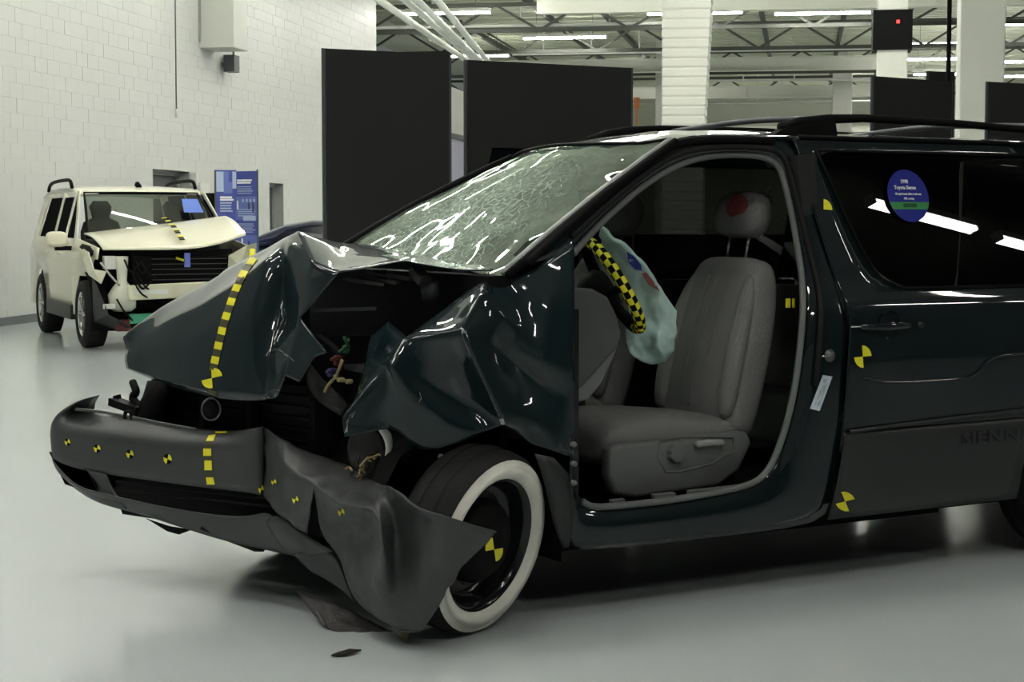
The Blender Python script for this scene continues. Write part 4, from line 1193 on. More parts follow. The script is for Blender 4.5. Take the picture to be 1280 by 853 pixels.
# torn and folded near half
TP = {
 'a0': (331, 535, 0.785), 'a1': (332, 548, 0.785), 'a2': (331, 582, 0.785), 'a3': (329, 620, 0.755),
 'b0': (357, 551, 0.66), 'b1': (357, 584, .55), 'b2': (352, 610, .57), 'b3': (346, 641, .60),
 'c0': (392, 567, 0.54), 'c1': (385, 601, .40), 'c2': (378, 625, .42), 'c3': (364, 656, .50),
 'd0': (392, 606, .36), 'd1': (388, 628, .385), 'd3': (385, 667, .40), 
 'e0': (424, 577, 0.4), 'e1': (424, 612, .24), 'e2': (422, 629, 0.15), 'e3': (410, 655, 0.31), 'e4': (402, 672, .33),
 'f0': (452, 591, 0.31), 'f1': (447, 616, .15), 'f2': (443, 633, 0.02), 'f3': (437, 660, 0.23), 'f4': (414, 683, .30), 'f5': (424, 703, .27),
 'g0': (467, 603, 0.2), 'g1': (466, 622, 0.07), 'g2': (464, 635, -0.05), 'g3': (462, 665, 0.13), 'g4': (445, 712, 0.16), 'g5': (437, 742, 0.17),
 'h0': (474, 606, 0.08), 'h1': (474, 630, -0.04), 'h2': (475, 658, -0.13), 'h3': (480, 697, -0.15), 'h4': (470, 740, -0.02), 'h5': (472, 777, 0.08),
 'i0': (492, 611, -0.09), 'i1': (495, 640, -0.05), 'i2': (493, 670, -0.02), 'i3': (494, 720, -0.03), 'i4': (500, 755, -0.05), 'i5': (500, 789, -0.02),
 'j0': (516, 631, -0.18), 'j1': (524, 655, -0.17), 'j2': (526, 685, -0.16), 'j3': (528, 720, -0.16), 'j4': (530, 758, -0.15), 'j5': (526, 790, -0.1),
 'k0': (550, 644, -0.26), 'k1': (556, 662, -0.255), 'k2': (558, 685, -0.25), 'k3': (558, 712, -0.24), 'k4': (556, 745, -0.21), 'k5': (542, 767, -0.17),
 'l0': (590, 656, -0.27), 'l1': (594, 666, -0.27), 'l2': (592, 680, -0.265), 'l3': (580, 706, -0.25), 'l4': (566, 727, -0.24),
 'm0': (621, 665, -0.26), 'm1': (614, 673, -0.255), 'm2': (604, 683, -0.25),
}
torn = sheet('torn_bumper_flap', TP, [
 'a0 a1 b1 b0', 'a1 a2 b2 b1', 'a2 a3 b3 b2', 'b0 b1 c1 c0', 'b1 b2 c2 c1', 'b2 b3 c3 c2', 'c1 c2 d1 d0', 'c2 c3 d3 d1', 'c0 c1 e1 e0', 'c1 d0 e2 e1',
 'd0 e3 e2', 'd0 e4 e3', 'e0 e1 f1 f0', 'e1 e2 f2 f1', 'e2 e3 f3 f2', 'e3 e4 f4 f3', 'f0 f1 g1 g0', 'f1 f2 g2 g1', 'f2 f3 g3 g2', 'f3 f4 f5 g4', 'f3 g4 g3', 'f5 g5 g4',
 'g0 g1 h1 h0', 'g1 g2 h2 h1', 'g2 g3 h3 h2', 'g3 g4 h4 h3', 'g4 g5 h5 h4', 'h0 h1 i1 i0', 'h1 h2 i2 i1', 'h2 h3 i3 i2', 'h3 h4 i4 i3', 'h4 h5 i5 i4',
 'i0 i1 j1 j0', 'i1 i2 j2 j1', 'i2 i3 j3 j2', 'i3 i4 j4 j3', 'i4 i5 j5 j4', 'j0 j1 k1 k0', 'j1 j2 k2 k1', 'j2 j3 k3 k2', 'j3 j4 k4 k3', 'j4 j5 k5 k4',
 'k0 k1 l1 l0', 'k1 k2 l2 l1', 'k2 k3 l3 l2', 'k3 k4 l4 l3', 'l0 l1 m1 m0', 'l1 l2 m2 m1', 'l2 l3 m2'],
 BUMP, bump, sub=2, cr=['a1 b1 c1 d0 e2 f2 g2', 'h1 h2 h3', 'c1 d0'], crv=.8, thick=.005, rim=.9, dent=(.09, .022), pre=1, jit=.004)
# hidden layer: ripped lower lip strip hanging behind
LP = {'a': (386, 700, .50), 'b': (412, 706, .42), 'c': (430, 724, .36), 'd': (442, 752, .32), 'e': (428, 738, .36), 'f': (402, 722, .44), 'g': (384, 712, .52), 'h': (368, 694, .56), 'i': (395, 684, .46), 'j': (418, 690, .38)}
sheet('torn_lip_strip', LP, ['i j b a', 'h i a g', 'a b f g', 'b c e f', 'c d e', 'j c b'], BUMP, bump, sub=2, thick=.005, rim=.7, dent=(.06, .012))
TP2 = {'a': (331, 652, .72), 'b': (345, 640, .66), 'c': (372, 664, .55), 'd': (388, 672, .46), 'e': (416, 690, .36), 'f': (384, 698, .50), 'g': (350, 690, .66), 'h': (366, 680, .56)}
sheet('ripped_edge', TP2, ['a b h g', 'b c h', 'c d f h', 'd e f', 'h f g'], BUMP, bump, sub=2, thick=.004, rim=.6, dent=(.05, .012))
# undertray crumpled onto the floor
UT = {'a': (372, 740, .55), 'b': (384, 748, .50), 'c': (420, 752, .42), 'd': (448, 770, .34), 'e': (478, 786, .26), 'f': (506, 797, .17), 'g': (470, 799, .22), 'h': (420, 795, .30), 'i': (398, 778, .40), 'j': (440, 784, .30), 'k': (412, 770, .40)}
und = sheet('crumpled_undertray', UT, ['a b i', 'b c k i', 'c d j k', 'd e j', 'e f g j', 'j g h k', 'k h i'], mat('dirty_undertray', (.020, .018, .017), .6, bump=(30, .4), var=(12, .4)), bump, sub=2, thick=.004, rim=.6, dent=(.05, .02))
for k in range(4):
    t = k / 4
    tube('tray_rib', [V(392 + 5 * k, 758 + 1.5 * k, y=.47), V(406 + 6 * k, 782 + 1.5 * k, y=.36)], .006, mat('tray_rib', (.09, .085, .08), .6) if k == 0 else bpy.data.materials['tray_rib'], bump, 6)
mesh('tray_clip', [V(a, b_, y=.06 + c) for c in (0, .012) for a, b_ in ((497, 790), (511, 791), (508, 803), (503, 799))], [[0, 1, 2, 3], [7, 6, 5, 4], [0, 4, 5, 1], [1, 5, 6, 2], [2, 6, 7, 3], [3, 7, 4, 0]], TAN, bump)
# stickers on the bumper
for px, py, r_ in ((85, 553, 3.6), (122, 561, 4.2), (163, 568, 4.6), (210, 574, 5.2)):
    quadrant(bface, (px, py), (r_, .8), (0, r_ * 1.25), rot=.25, only=(1, 3), black=True)
for pl in ([(261, 545), (270, 544), (267, 552), (258, 552)], [(254.5, 561), (264.5, 561), (264.5, 570), (254.5, 570)], [(256, 576), (265, 575), (265.5, 588), (256, 588)], [(258, 597), (267, 597), (269, 606), (259, 606)]):
    sticker('tape_square', bface, [pl], YEL)
for pl in ([(258, 552), (267, 552), (264.5, 561), (255, 561)], [(254.5, 570), (264.5, 570), (265, 576), (255.5, 576)], [(256, 588), (265.5, 588), (267, 597), (258, 597)]):
    sticker('tape_square', bface, [pl], OLV)
sticker('tape_square', bface, [[(269, 540), (284, 540), (283, 542), (270, 543)]], YEL)
sticker('tape_square', torn, [[(331.5, 537), (336, 536.5), (335, 539), (331.5, 540)]], YEL)
for px, py, r_, o_ in ((343, 603, 3.2, torn), (370, 625, 4, torn), (427, 640, 4.2, torn)):
    quadrant(o_, (px, py), (r_, .6), (0, r_ * 1.3), rot=.3, only=(1, 3), black=False)
for px, py in ((329, 612),): quadrant(bface, (px - 3, py), (3, 0), (0, 6), rot=.3, only=(1, 3), black=False)

# ---- front wheel (burst, knocked out of line), far wheel, rear wheel
def wheel(name, c, axis, Rr, white, parent=van, squash=None):
    e = empty(name, Vector(c) - origin_of(parent), parent=parent)
    ax = Vector(axis).normalized()
    lathe('tire', [(-.085, .20), (-.105, .25), (-.095, .30), (-.07, Rr - .008), (-.02, Rr), (.03, Rr), (.075, Rr - .006), (.096, Rr - .022)], c, ax, RUB, e, 48, squash=squash)
    lathe('sidewall', [(.096, Rr - .022), (.108, Rr - .05), (.112, .278), (.108, .255), (.094, .240), (.085, .234)], c, ax, WHT if white else RUB, e, 48, squash=squash)
    for k in range(5):
        lathe('tread_groove', [(-.06 + k * .03, Rr + .001), (-.056 + k * .03, Rr - .004), (-.052 + k * .03, Rr + .001)], c, ax, BLK, e, 48, squash=squash) if k in (1, 3) else None
    rim = lathe('wheel_rim', [(.088, .235), (.084, .224), (.06, .216), (.02, .205), (.0, .19), (.012, .14), (.022, .10)], c, ax, BLKG if white else STEEL, e, 48)
    lathe('hub_cover', [(.022, .150), (.060, .142), (.088, .115), (.095, .05), (.094, .0)], c, ax, BLK if white else STEEL, e, 32)
    u_ = ax.cross(Vector((0, 0, 1))).normalized(); w_ = u_.cross(ax)
    for k in range(8):
        a = 2 * pi * k / 8
        p = Vector(c) + ax * .012 + (u_ * cos(a) + w_ * sin(a)) * .148
        lathe('vent_hole', [(.0, .0), (.001, .016), (-.006, .02)], p, ax, BLKG, rim, 10)
    return e
wax = (RIGHT * .80 + Vector((0, 0, -.20)) - FH * .56).normalized()
oc = V(617, 684, y=-.02)
wc = oc - wax * .10
def sq(p):
    p = p.copy()
    if p.z < .012: p.z = .012 + (p.z - .012) * .05
    return p
fw = wheel('front_wheel', wc, wax, .326, True, squash=sq)
wu = wax.cross(Vector((0, 0, 1))).normalized(); ww = wu.cross(wax)
hubc = [c for c in fw.children if c.name.startswith('hub_cover')][0]
quadrant(hubc, (617, 687), (11, -2), (2, 15), only=(0, 2), black=False)
tube('suspension_strut', [wc - wax * .05, wc - wax * .22 + Vector((0, 0, .02)), Vector((.05, .42, .95))], [.03, .035, .05], STEEL, van, 10)
wheel('far_front_wheel', (.02, 1.70, .325), (0, 1, 0), .325, False)
rw = wheel('rear_wheel', (2.9, .13, .325), (0, -1, 0), .325, False)
grid('wheel_well_liner', [[Vector((2.9 + (.42) * cos(a), y, .33 + .42 * sin(a))) for a in [R(-5 + 190 * k / 10) for k in range(11)]] for y in (.06, .45)], BLK, van, thick=.004)
# near front wheel liner and inner panels
WLP = {'a': (700, 560, .12), 'b': (660, 548, .10), 'c': (625, 536, .08), 'd': (560, 560, .12), 'e': (505, 590, .16), 'f': (490, 640, .2), 'g': (690, 690, .2), 'h': (700, 560, .6), 'i': (625, 525, .6), 'j': (520, 560, .62), 'k': (480, 640, .66), 'l': (690, 700, .6)}
grid('fender_liner', [[Vector((x, y, z)) for x, z in ((.34, .2), (.36, .45), (.30, .62), (.12, .72), (-.12, .72), (-.30, .62), (-.40, .45), (-.42, .30))] for y in (.10, .40, .62)], BLK, van, thick=.004)
b = MB(); b.box((.0, .60, .62), (.75, .02, .75)); b.build('inner_wing', BLK, van)
b = MB(); b.box((.355, .10, .70), (.05, .10, .80)); b.build('hinge_pillar', PAINT, van)

# ---- engine bay
bay = van
rad = empty('radiator', Vector((-.45, 1.05, .65)) - Vector((1.4, .93, 0)), parent=van)
core = MB(); ra, rb_ = Vector((-.60, 1.55, .66)), Vector((-.36, .62, .66))
core.bar(ra, rb_, .04, .44); core.build('radiator_core', BLK, rad)
nrm = (rb_ - ra).cross(Vector((0, 0, 1))).normalized()
if nrm.x > 0: nrm = -nrm
for k in range(11):
    z = Vector((0, 0, -.19 + k * .038)); q = MB(); q.bar(ra + nrm * .028 + z, rb_ + nrm * .028 + z, .012, .012); q.build('cooling_fin', BLK, rad)
for p in (ra, rb_):
    q = MB(); q.box(p, (.06, .07, .5)); q.build('radiator_tank', BLK, rad)
q = MB(); q.bar(ra + Vector((0, 0, .24)), rb_ + Vector((0, 0, .22)), .06, .05); q.build('radiator_support', BLK, van)
for t in (.02, .35, .66):
    q = MB(); p = ra.lerp(rb_, t) + nrm * .05; q.box(p, (.03, .05, .48)); q.build('support_strut', BLK, van)
lathe('horn', [(0, .0), (.0, .04), (.02, .042), (.03, .03), (.035, .0)], V(264, 510, y=1.0), (.8, .5, 0), BLK, van, 20)
tube('hood_latch_ring', [V(264 + 12 * cos(a), 512 + 14 * sin(a), y=.93) for a in [2 * pi * k / 14 for k in range(14)]], .004, DKGREY, van, 6, closed=True)
br = MB(); br.bar(V(142, 502, y=1.60), V(176, 514, y=1.42), .05, .03); br.bar(V(144, 500, y=1.6), V(150, 498, y=1.58), .02, .03); br.build('headlamp_bracket', BLK, van)
hl2 = loft('headlamp_remains', [supsec(V(180, 505 + 0 * k, y=1.45) + Vector((.02 * k, -.02 * k, -.09 + .06 * k)), (1, 0, 0), (0, 1, 0), .05 + .01 * (k % 2), .07, 2.5, 10) for k in range(4)], BLK, van)
tube('hose', [V(166, 478, y=1.55), V(170, 490, y=1.5), V(166, 498, y=1.52), V(176, 512, y=1.46), V(172, 530, y=1.46)], .016, BLK, van, 8, sm=4)
cb = MB(); cb.bar(V(352, 562, y=.84), V(408, 573, y=.66), .05, .03); cb.build('crash_beam', WHP, van)
cb = MB(); cb.bar(V(200, 545, y=1.25) + Vector((.09, 0, -.02)), V(345, 566, y=.75) + Vector((.09, 0, 0)), .06, .10); cb.build('bumper_beam', BLK, van)
eng = loft('engine_block', [supsec(Vector((-.12, .95, z)), (1, 0, 0), (0, 1, 0), .2, .32, 4, 20) for z in (.35, .4, .75, .85, .9)], DIRTY, van)
bt = MB(); bt.box((-.18, .50, .78), (.18, .22, .2)); o = bt.build('battery', BLK, van); bevel(o, .01)
bt = MB(); bt.box((-.18, .50, .885), (.185, .225, .02)); bt.build('battery_lid', DKGREY, o)
tube('strut_tower', [(.0, .40, .55), (.0, .40, .98)], [.12, .11], DIRTY, van, 16)
# cowl slats under the raised hood edge
cw = MB(); cw.box((.09, .8, 1.19), (.10, 1.4, .06)); cw.build('cowl', BLK, van)
for i, (a, b_) in enumerate((((430, 349, .62), (482, 356, .5)), ((447, 345, .62), (498, 354, .46)), ((462, 341, .6), (514, 349, .40)))):
    q = MB(); q.bar(V(a[0], a[1], y=a[2]), V(b_[0], b_[1], y=b_[2]), .03, .012); q.build('cowl_slat', STEEL, van)
q = MB(); q.bar(V(476, 338, y=.55), V(478, 356, y=.55), .03, .03); q.build('slat_post', BLK, van)
q = MB(); q.bar(V(519, 338, y=.42), V(532, 352, y=.36), .05, .03); q.build('hood_hinge', STEEL, van)
q = MB(); q.bar(V(390, 388, y=.62), V(470, 386, y=.5), .012, .012); q.build('prop_rod', DKGREY, van)
tube('brake_reservoir', [V(537, 352, y=.4), V(540, 372, y=.42)], .035, DKGREY, van, 12)
# wires, connectors
rnd = random.Random(11)
for i, (m_, P) in enumerate(((GRNW, [(430, 422), (436, 436), (428, 448)]), (REDW, [(418, 446), (428, 452), (426, 462)]), (PURW, [(408, 466), (418, 462), (424, 472)]), (TAN, [(428, 450), (420, 470), (410, 482), (406, 490)]),
                             (TAN, [(418, 470), (426, 476), (434, 476)]), (REDW, [(414, 450), (424, 446), (432, 452)]), (GRNW, [(424, 440), (432, 434), (436, 424)]))):
    tube('wire', [V(a, b_, y=.36 + .02 * k) for k, (a, b_) in enumerate(P)], .006, m_, van, 6, sm=4)
for a, b_ in ((426, 475), (436, 477)):
    q = MB(); q.box(V(a, b_, y=.36), (.026, .02, .016)); o = q.build('connector', TAN, van); bevel(o, .005)
for a, b_, m_ in ((432, 437, GRNW), (421, 452, REDW), (413, 466, PURW)):
    q = MB(); q.box(V(a, b_, y=.39), (.022, .022, .03)); o = q.build('connector', m_, van); bevel(o, .006)
for k in range(12):
    a, b_ = rnd.uniform(440, 472), rnd.uniform(574, 602)
    y = .22 + .02 * rnd.random()
    tube('frayed_wire', [V(a, b_, y=y), V(a + rnd.uniform(-7, 7), b_ - rnd.uniform(3, 9), y=y + .01), V(a + rnd.uniform(-9, 9), b_ + rnd.uniform(-9, 5), y=y)], .0045, TAN if k % 2 else mat('olive_wire', (.16, .13, .04), .6) if k == 0 else DIRTY, van, 5, sm=3)
tube('inner_liner_edge', [V(475, 534, y=.2), V(484, 546, y=.2), V(486, 560, y=.2), V(482, 574, y=.2)], [.012, .016, .012, .004], mat('bright_liner', (.75, .75, .7), .6), van, 8, sm=4)
for k in range(9):
    x0, y0, z0 = rnd.uniform(-.4, 0), rnd.uniform(.35, 1.4), rnd.uniform(.45, .95)
    tube('hose', [(x0, y0, z0), (x0 + rnd.uniform(-.1, .1), y0 + .1, z0 + rnd.uniform(-.06, .12)), (x0 + rnd.uniform(-.15, .15), y0 + .25, z0 + rnd.uniform(-.12, .06))], .016, BLK if k % 3 else DIRTY, van, 8, sm=4)
# crushed metal tucked under the fold of the hood and beside the battery
for nm, pts in (('crushed_bracket', {'a': (385, 448, .52), 'b': (398, 470, .5), 'c': (420, 490, .46), 'd': (440, 505, .42), 'e': (426, 520, .42), 'f': (400, 505, .48), 'g': (380, 480, .52)}),
                ('crushed_inner_panel', {'a': (446, 520, .30), 'b': (478, 540, .24), 'c': (490, 590, .24), 'd': (470, 606, .26), 'e': (440, 590, .32), 'f': (430, 560, .36), 'g': (458, 562, .3)})):
    sheet(nm, pts, ['a b g', 'b c f g', 'c d e f'] if nm == 'crushed_bracket' else ['a b g', 'b c g', 'c d g', 'd e g', 'e f g', 'f a g'], DIRTY, van, sub=2, thick=.004, dent=(.04, .03))
# hanging bits under the nose
sheet('hanging_bracket', {'a': (182, 648, 1.25), 'b': (212, 658, 1.18), 'c': (238, 662, 1.1), 'd': (222, 668, 1.14), 'e': (208, 664, 1.18)}, ['a b e', 'b c d e'], BLK, van, sub=0, thick=.01)
sheet('subframe_end', {'a': (250, 662, 1.0), 'b': (330, 690, .8), 'c': (318, 690, .9), 'd': (276, 674, 1.05)}, ['a b c d'], BLK, van, sub=0, thick=.02)
cr_ = MB(); cr_.box((-.1, .95, .22), (.5, 1.2, .1)); cr_.build('front_subframe', BLK, van)

# debris chip on the floor
dv_ = V(432, 820, z=0.0)
dc = MB(); dc.add([dv_ + Vector(q) for q in ((-.05, .0, .004), (-.01, -.02, .006), (.06, .01, .005), (.02, .015, .012), (-.02, .02, .004))], [[0, 1, 3, 4], [1, 2, 3]])
o = dc.build('debris_chip', DIRTY); solid(o, .006, 1); tag(o, 'small dark flake of debris on the floor in front of the torn bumper', 'debris')

# ================================================================== CRASHED SUV (own frame: x backward, y to the car's left, z up)
pa = V(118, 434.8, z=0); pb = V(58, 412.7, z=0)
ub = (pb - pa); ub.z = 0; ub.normalize()
SROT = math.atan2(ub.y, ub.x)
wl_ = Vector((-ub.y, ub.x, 0))
if wl_.dot(RIGHT) < 0: SGN = -1
else: SGN = 1
suv = empty('suv', pa - RIGHT * .15, 'cream SUV with its bumper gone and front corner crushed by the block wall', 'suv', rz=SROT)
SW = 1.86 * SGN
def S(x, y, z): return Vector((x, y * SGN, z + max(0, z - .75) * .12))      # y from the right (near) flank inwards
CREAM = mat('cream_paint', (.80, .775, .60), .3, 0, .8, bump=(2, .03))
SGL = glass_mat('suv_glass', (.30, .34, .30))
SGD = mat('suv_dark_glass', (.012, .013, .013), .6, spec=.0)
def sys_(z): return .02 + (0.0 if z < 1.0 else (z - 1.0) * .30)
def sside(y0, far=False):
    zs_ = [.34, .55, .78, .95, 1.06, 1.14, 1.3, 1.45, 1.56, 1.62]
    rows = []
    for z in zs_:
        xs = [-.62, -.44, .46, .66, 1.2, 1.32, 2.0, 2.12, 2.38, 3.26, 3.70]
        r = []
        for j, x in enumerate(xs):
            xx = x
            if z < .80:
                if j == 1: xx = -math.sqrt(max(.0, .44 ** 2 - (z - .36) ** 2))
                if j == 2: xx = math.sqrt(max(.0, .44 ** 2 - (z - .36) ** 2))
                if j == 8: xx = 2.82 - math.sqrt(max(.0, .44 ** 2 - (z - .36) ** 2))
                if j == 9: xx = 2.82 + math.sqrt(max(.0, .44 ** 2 - (z - .36) ** 2))
            if z > 1.1:
                lim = .42 + (z - 1.06) * 1.25
                if j == 0: xx = lim - .05
                elif j == 1: xx = lim - .02
                elif j == 2: xx = lim
                elif j == 3: xx = max(xx, lim + .09)
                if j >= 9: xx = x - .38 * (z - 1.1)
            yy = sys_(z)
            if j <= 1 and z < 1.1: yy += .06
            r.append(S(xx, (1.86 - yy) if far else yy, z))
        rows.append(r)
    skip = {(i, j) for i in range(5, 8) for j in (3, 5, 7, 8)} | {(i, j) for i in (0, 1) for j in (1, 8)} | {(i, 0) for i in (0, 1, 2)}
    o = grid('side_panel', rows, CREAM, suv, skip=skip, local=True, thick=.01, smooth=True)
    for a, b_ in ((.7, 1.2), (1.32, 2.0), (2.12, 3.2)):
        q = []
        for z in (1.12, 1.3, 1.46, 1.59):
            x0 = max(a, .52 + (z - 1.06) * 1.25); x1 = b_ - (.38 * (z - 1.1) if b_ > 3 else 0)
            yy = sys_(z) + .012
            q.append([S(x0, (1.86 - yy) if far else yy, z), S(x1, (1.86 - yy) if far else yy, z)])
        grid('side_window', q, SGD, o, local=True)
    return o
sp_near = sside(0); sside(0, True)
for y_ in (.02, 1.84):
    b_ = MB(); b_.box(S(1.4, y_, .36), (1.7, .06, .16)); b_.build('rocker_cladding', CLAD, suv, local=True)
# roof, windshield
srow = []
for x, z in ((1.05, 1.585), (1.15, 1.62), (1.5, 1.66), (2.3, 1.67), (3.2, 1.63), (3.5, 1.57)):
    srow.append([S(x + .12 * (abs(t) ** 2), .93 + t * .74, z + .03 * (1 - t * t)) for t in (-1, -.8, -.4, 0, .4, .8, 1)])
sroof = grid('roof', srow, CREAM, suv, sub=1, local=True, thick=.01)
swr = []
for k in range(5):
    t = k / 4
    swr.append([S((.28 + .16 * s * s) * (1 - t) + (1.05 + .12 * s * s) * t - .05 * sin(pi * t), .93 + s * (.76 * (1 - t) + .66 * t), 1.15 * (1 - t) + 1.60 * t) for s in (-1, -.6, -.2, .2, .6, 1)])
swin = grid('windshield', swr, glass_mat('suv_windshield_glass', (.34, .38, .33), 1.6), suv, local=True)
tube('windshield_seal', [r[0] for r in swr] + swr[-1][1:] + [r[-1] for r in swr[::-1]] + swr[0][::-1], .016, BLK, swin, 6, local=True)
q = [S(.62, 1.30, 1.36), S(.60, 1.52, 1.36), S(.82, 1.50, 1.50), S(.84, 1.32, 1.50)]
mesh('windshield_card', [p + Vector((-.03, 0, .045)) for p in q], [[0, 1, 2, 3]], mat('blue_card', (.05, .14, .55), .5), suv, local=True)
qq = [S(.32, .95, 1.155), S(.32, 1.12, 1.155), S(.46, 1.08, 1.235), S(.47, 1.0, 1.24), S(.42, .98, 1.21)]
mesh('windshield_notice', [p + Vector((-.05, 0, .03)) for p in qq], [[0, 1, 2, 3, 4]], WTXT, suv, local=True)
for yy in (.20, 1.66):
    tube('roof_rail', [S(1.55, yy, 1.66), S(1.66, yy, 1.73), S(2.0, yy, 1.745), S(2.8, yy, 1.735), S(3.15, yy, 1.70), S(3.25, yy, 1.64)], .022, BLK, suv, 8, local=True, sm=3)
tube('roof_antenna', [S(1.3, .93, 1.67), S(1.38, .93, 1.70), S(1.46, .93, 1.69)], [.035, .03, .02], BLK, suv, 8, local=True)
# cabin lining
b_ = MB(); b_.box(S(1.9, .93, .70), (3.1, 1.6, .62)); b_.build('cabin_floor', TRIM, suv, local=True)
for yc in (.50, 1.36):
    st_ = loft('front_seat', [supsec(S(1.35 + .15 * (z - 1), yc, z), (1, 0, 0), (0, 1, 0), .08, w, 3, 14) for z, w in ((1.0, .24), (1.2, .24), (1.3, .2), (1.34, .1), (1.36, .1), (1.46, .13), (1.52, .08))], FAB, suv, local=True)
loft('suv_dash', [supsec(S(.62, .93 + s, 1.02), (1, 0, 0), (0, 0, 1), .2, .10, 3, 14) for s in (-.74, -.7, .7, .74)], TRIM, suv, local=True)
tube('suv_steering_wheel', [S(.88 + .03 * cos(2 * pi * k / 16), 1.36 + .18 * sin(2 * pi * k / 16), 1.12 + .16 * cos(2 * pi * k / 16)) for k in range(16)], .015, BLK, suv, 6, closed=True, local=True)
# hood: back edge, buckled near corner, raised far end
hr2 = []
for k in range(5):
    t = k / 4
    hr2.append([])
    for s in (-1, -.6, -.2, .2, .6, 1):
        x = (.26 + .15 * s * s) * (1 - t) + (-.78 + .20 * s * s - (.0 if s < .5 else -.02)) * t
        z = (1.281 + .085 * s) * (1 - t) + (1.055 + .135 * max(0, s) ** 2) * t + .035 * sin(pi * t)
        hr2[-1].append(S(x, .93 + s * (.80 - .02 * t), z))
shood = grid('hood', hr2, CREAM, suv, sub=2, local=True, thick=.02, rim=.7)
sheet_ = mesh('hood_torn_edge', [S(-.40, .13, 1.08), S(.28, .12, 1.13), S(.1, .02, 1.06), S(-.36, .05, .98)], [[0, 1, 2, 3]], BLK, suv, local=True); solid(sheet_, .02)
# near fender lip hanging ahead of the wheel, black liner
fl = mesh('fender_remains', [S(-.62, .04, .86), S(-.44, .02, 1.02), S(.30, .05, 1.07), S(-.2, .0, .96), S(-.44, .02, .80), S(-.70, .10, .72), S(-.78, .14, .84)], [[0, 1, 2, 3], [0, 3, 4], [0, 4, 5, 6]], CREAM, suv, local=True); solid(fl, .01)
ln = []
for y in (.02, .32):
    ln.append([S(-.46 * cos(R(a)), y + .03, .36 + .46 * sin(R(a))) for a in range(-20, 100, 15)])
ln = grid('wheel_liner', ln, BLK, suv, local=True, thick=.01)
mesh('splash_shield', [S(-.48, .05, .78), S(-.60, .08, .70), S(-.80, .16, .40), S(-.78, .4, .26), S(-.5, .3, .22), S(-.44, .06, .30)], [[0, 1, 5], [1, 2, 5], [2, 3, 4, 5]], CLAD, suv, local=True)
for x in (0.0, 2.82):
    ln2 = grid('arch_lining', [[S(x + .45 * cos(R(a)), y, .36 + .45 * sin(R(a))) for a in range(0, 181, 20)] for y in (.06, .5)], BLK, suv, local=True)
# crash structure
fnt = MB(); fnt.bar(S(-.70, .38, .62), S(-.74, 1.62, .66), .10, .16); o = fnt.build('crash_beam', mat('cream_primer', (.58, .57, .42), .5), suv, local=True); bevel(o, .015)
for y, z in ((.55, .64), (.95, .66), (1.15, .655)):
    lathe('beam_hole', [(0, 0), (.001, .02), (-.005, .022)], S(-.755, y, z), (-1, 0, 0), BLK, o, 10, local=True)
fm2 = MB(); fm2.box(S(-.764, .62, .63), (.004, .36, .05)); fm2.build('beam_emboss', WHP, o, local=True)
fnt = MB(); fnt.box(S(-.52, .98, .82), (.06, 1.1, .34)); fnt.build('radiator', BLK, suv, local=True)
fnt = MB()
for k in range(6): fnt.bar(S(-.56, .5, .70 + .05 * k), S(-.56, 1.5, .70 + .05 * k), .01, .008)
fnt.build('radiator_bars', DKGREY, suv, local=True)
fnt = MB(); fnt.bar(S(-.56, .45, 1.00), S(-.56, 1.55, 1.02), .07, .05); fnt.build('upper_support', BLK, suv, local=True)
fnt = MB(); fnt.box(S(-.72, 1.02, .94), (.03, .06, .15)); fnt.build('blue_tag', mat('blue_tag', (.12, .16, .5), .5), suv, local=True)
loft('washer_tank', [supsec(S(-.62, .34, z), (1, 0, 0), (0, 1, 0), a, b2, 2.6, 14) for z, a, b2 in ((.42, .06, .09), (.46, .10, .14), (.60, .11, .15), (.68, .07, .10), (.74, .04, .05), (.86, .045, .06), (.98, .04, .07))], mat('tank_plastic', (.55, .55, .45), .5), suv, local=True)
for p_, d_ in ((S(-.55, .22, .92), (.12, .12, .14)), (S(-.7, .18, .48), (.06, .12, .05))):
    fnt = MB(); fnt.box(p_, d_); fnt.build('bracket_scrap', WHP, suv, local=True)
fnt = MB(); fnt.box(S(-.62, .55, .82), (.08, .20, .36)); fnt.box(S(-.6, .5, .6), (.1, .2, .2)); fnt.build('lamp_well', BLK, suv, local=True)
for k in range(8):
    y0 = rnd.uniform(.25, .55); z0 = rnd.uniform(.55, .95)
    tube('harness_wire', [S(-.72, y0, z0), S(-.78, y0 + .06, z0 - .12), S(-.74, y0 + .16, z0 - rnd.uniform(.02, .25))], .010, BLK, suv, 5, local=True, sm=3)
tube('harness_wire', [S(-.60, .12, .92), S(-.72, .2, .80), S(-.68, .3, .70)], .012, mat('grey_wire', (.4, .4, .36), .6), suv, 5, local=True, sm=3)
crushed = mesh('crushed_far_wing', [S(-.70, 1.48, .98), S(-.66, 1.70, 1.08), S(-.60, 1.82, 1.10), S(-.62, 1.80, .86), S(-.68, 1.66, .70), S(-.74, 1.45, .74), S(-.80, 1.58, .88)], [[0, 1, 6], [1, 2, 3, 6], [3, 4, 6], [4, 5, 6], [5, 0, 6]], mat('crushed_primer', (.38, .38, .27), .5, bump=(12, .6)), suv, local=True); solid(crushed, .015)
tube('yellow_tape', [S(-.72, 1.74, 1.04), S(-.76, 1.72, .92), S(-.74, 1.66, .82), S(-.78, 1.60, .72)], .03, YEL, suv, 6, local=True)
tube('yellow_tape', [S(-.78, 1.42, .74), S(-.78, 1.50, .80), S(-.76, 1.58, .72)], .018, YEL, suv, 6, local=True)
tube('yellow_tape', [S(-.62, .92, .96), S(-.64, 1.02, .93)], .015, YEL, suv, 6, local=True)
fnt = MB(); fnt.box(S(-.86, .98, .47), (.02, .22, .17)); bp_ = fnt.build('blue_placard', mat('placard_blue', (.06, .12, .42), .5), suv, local=True)
fnt = MB()
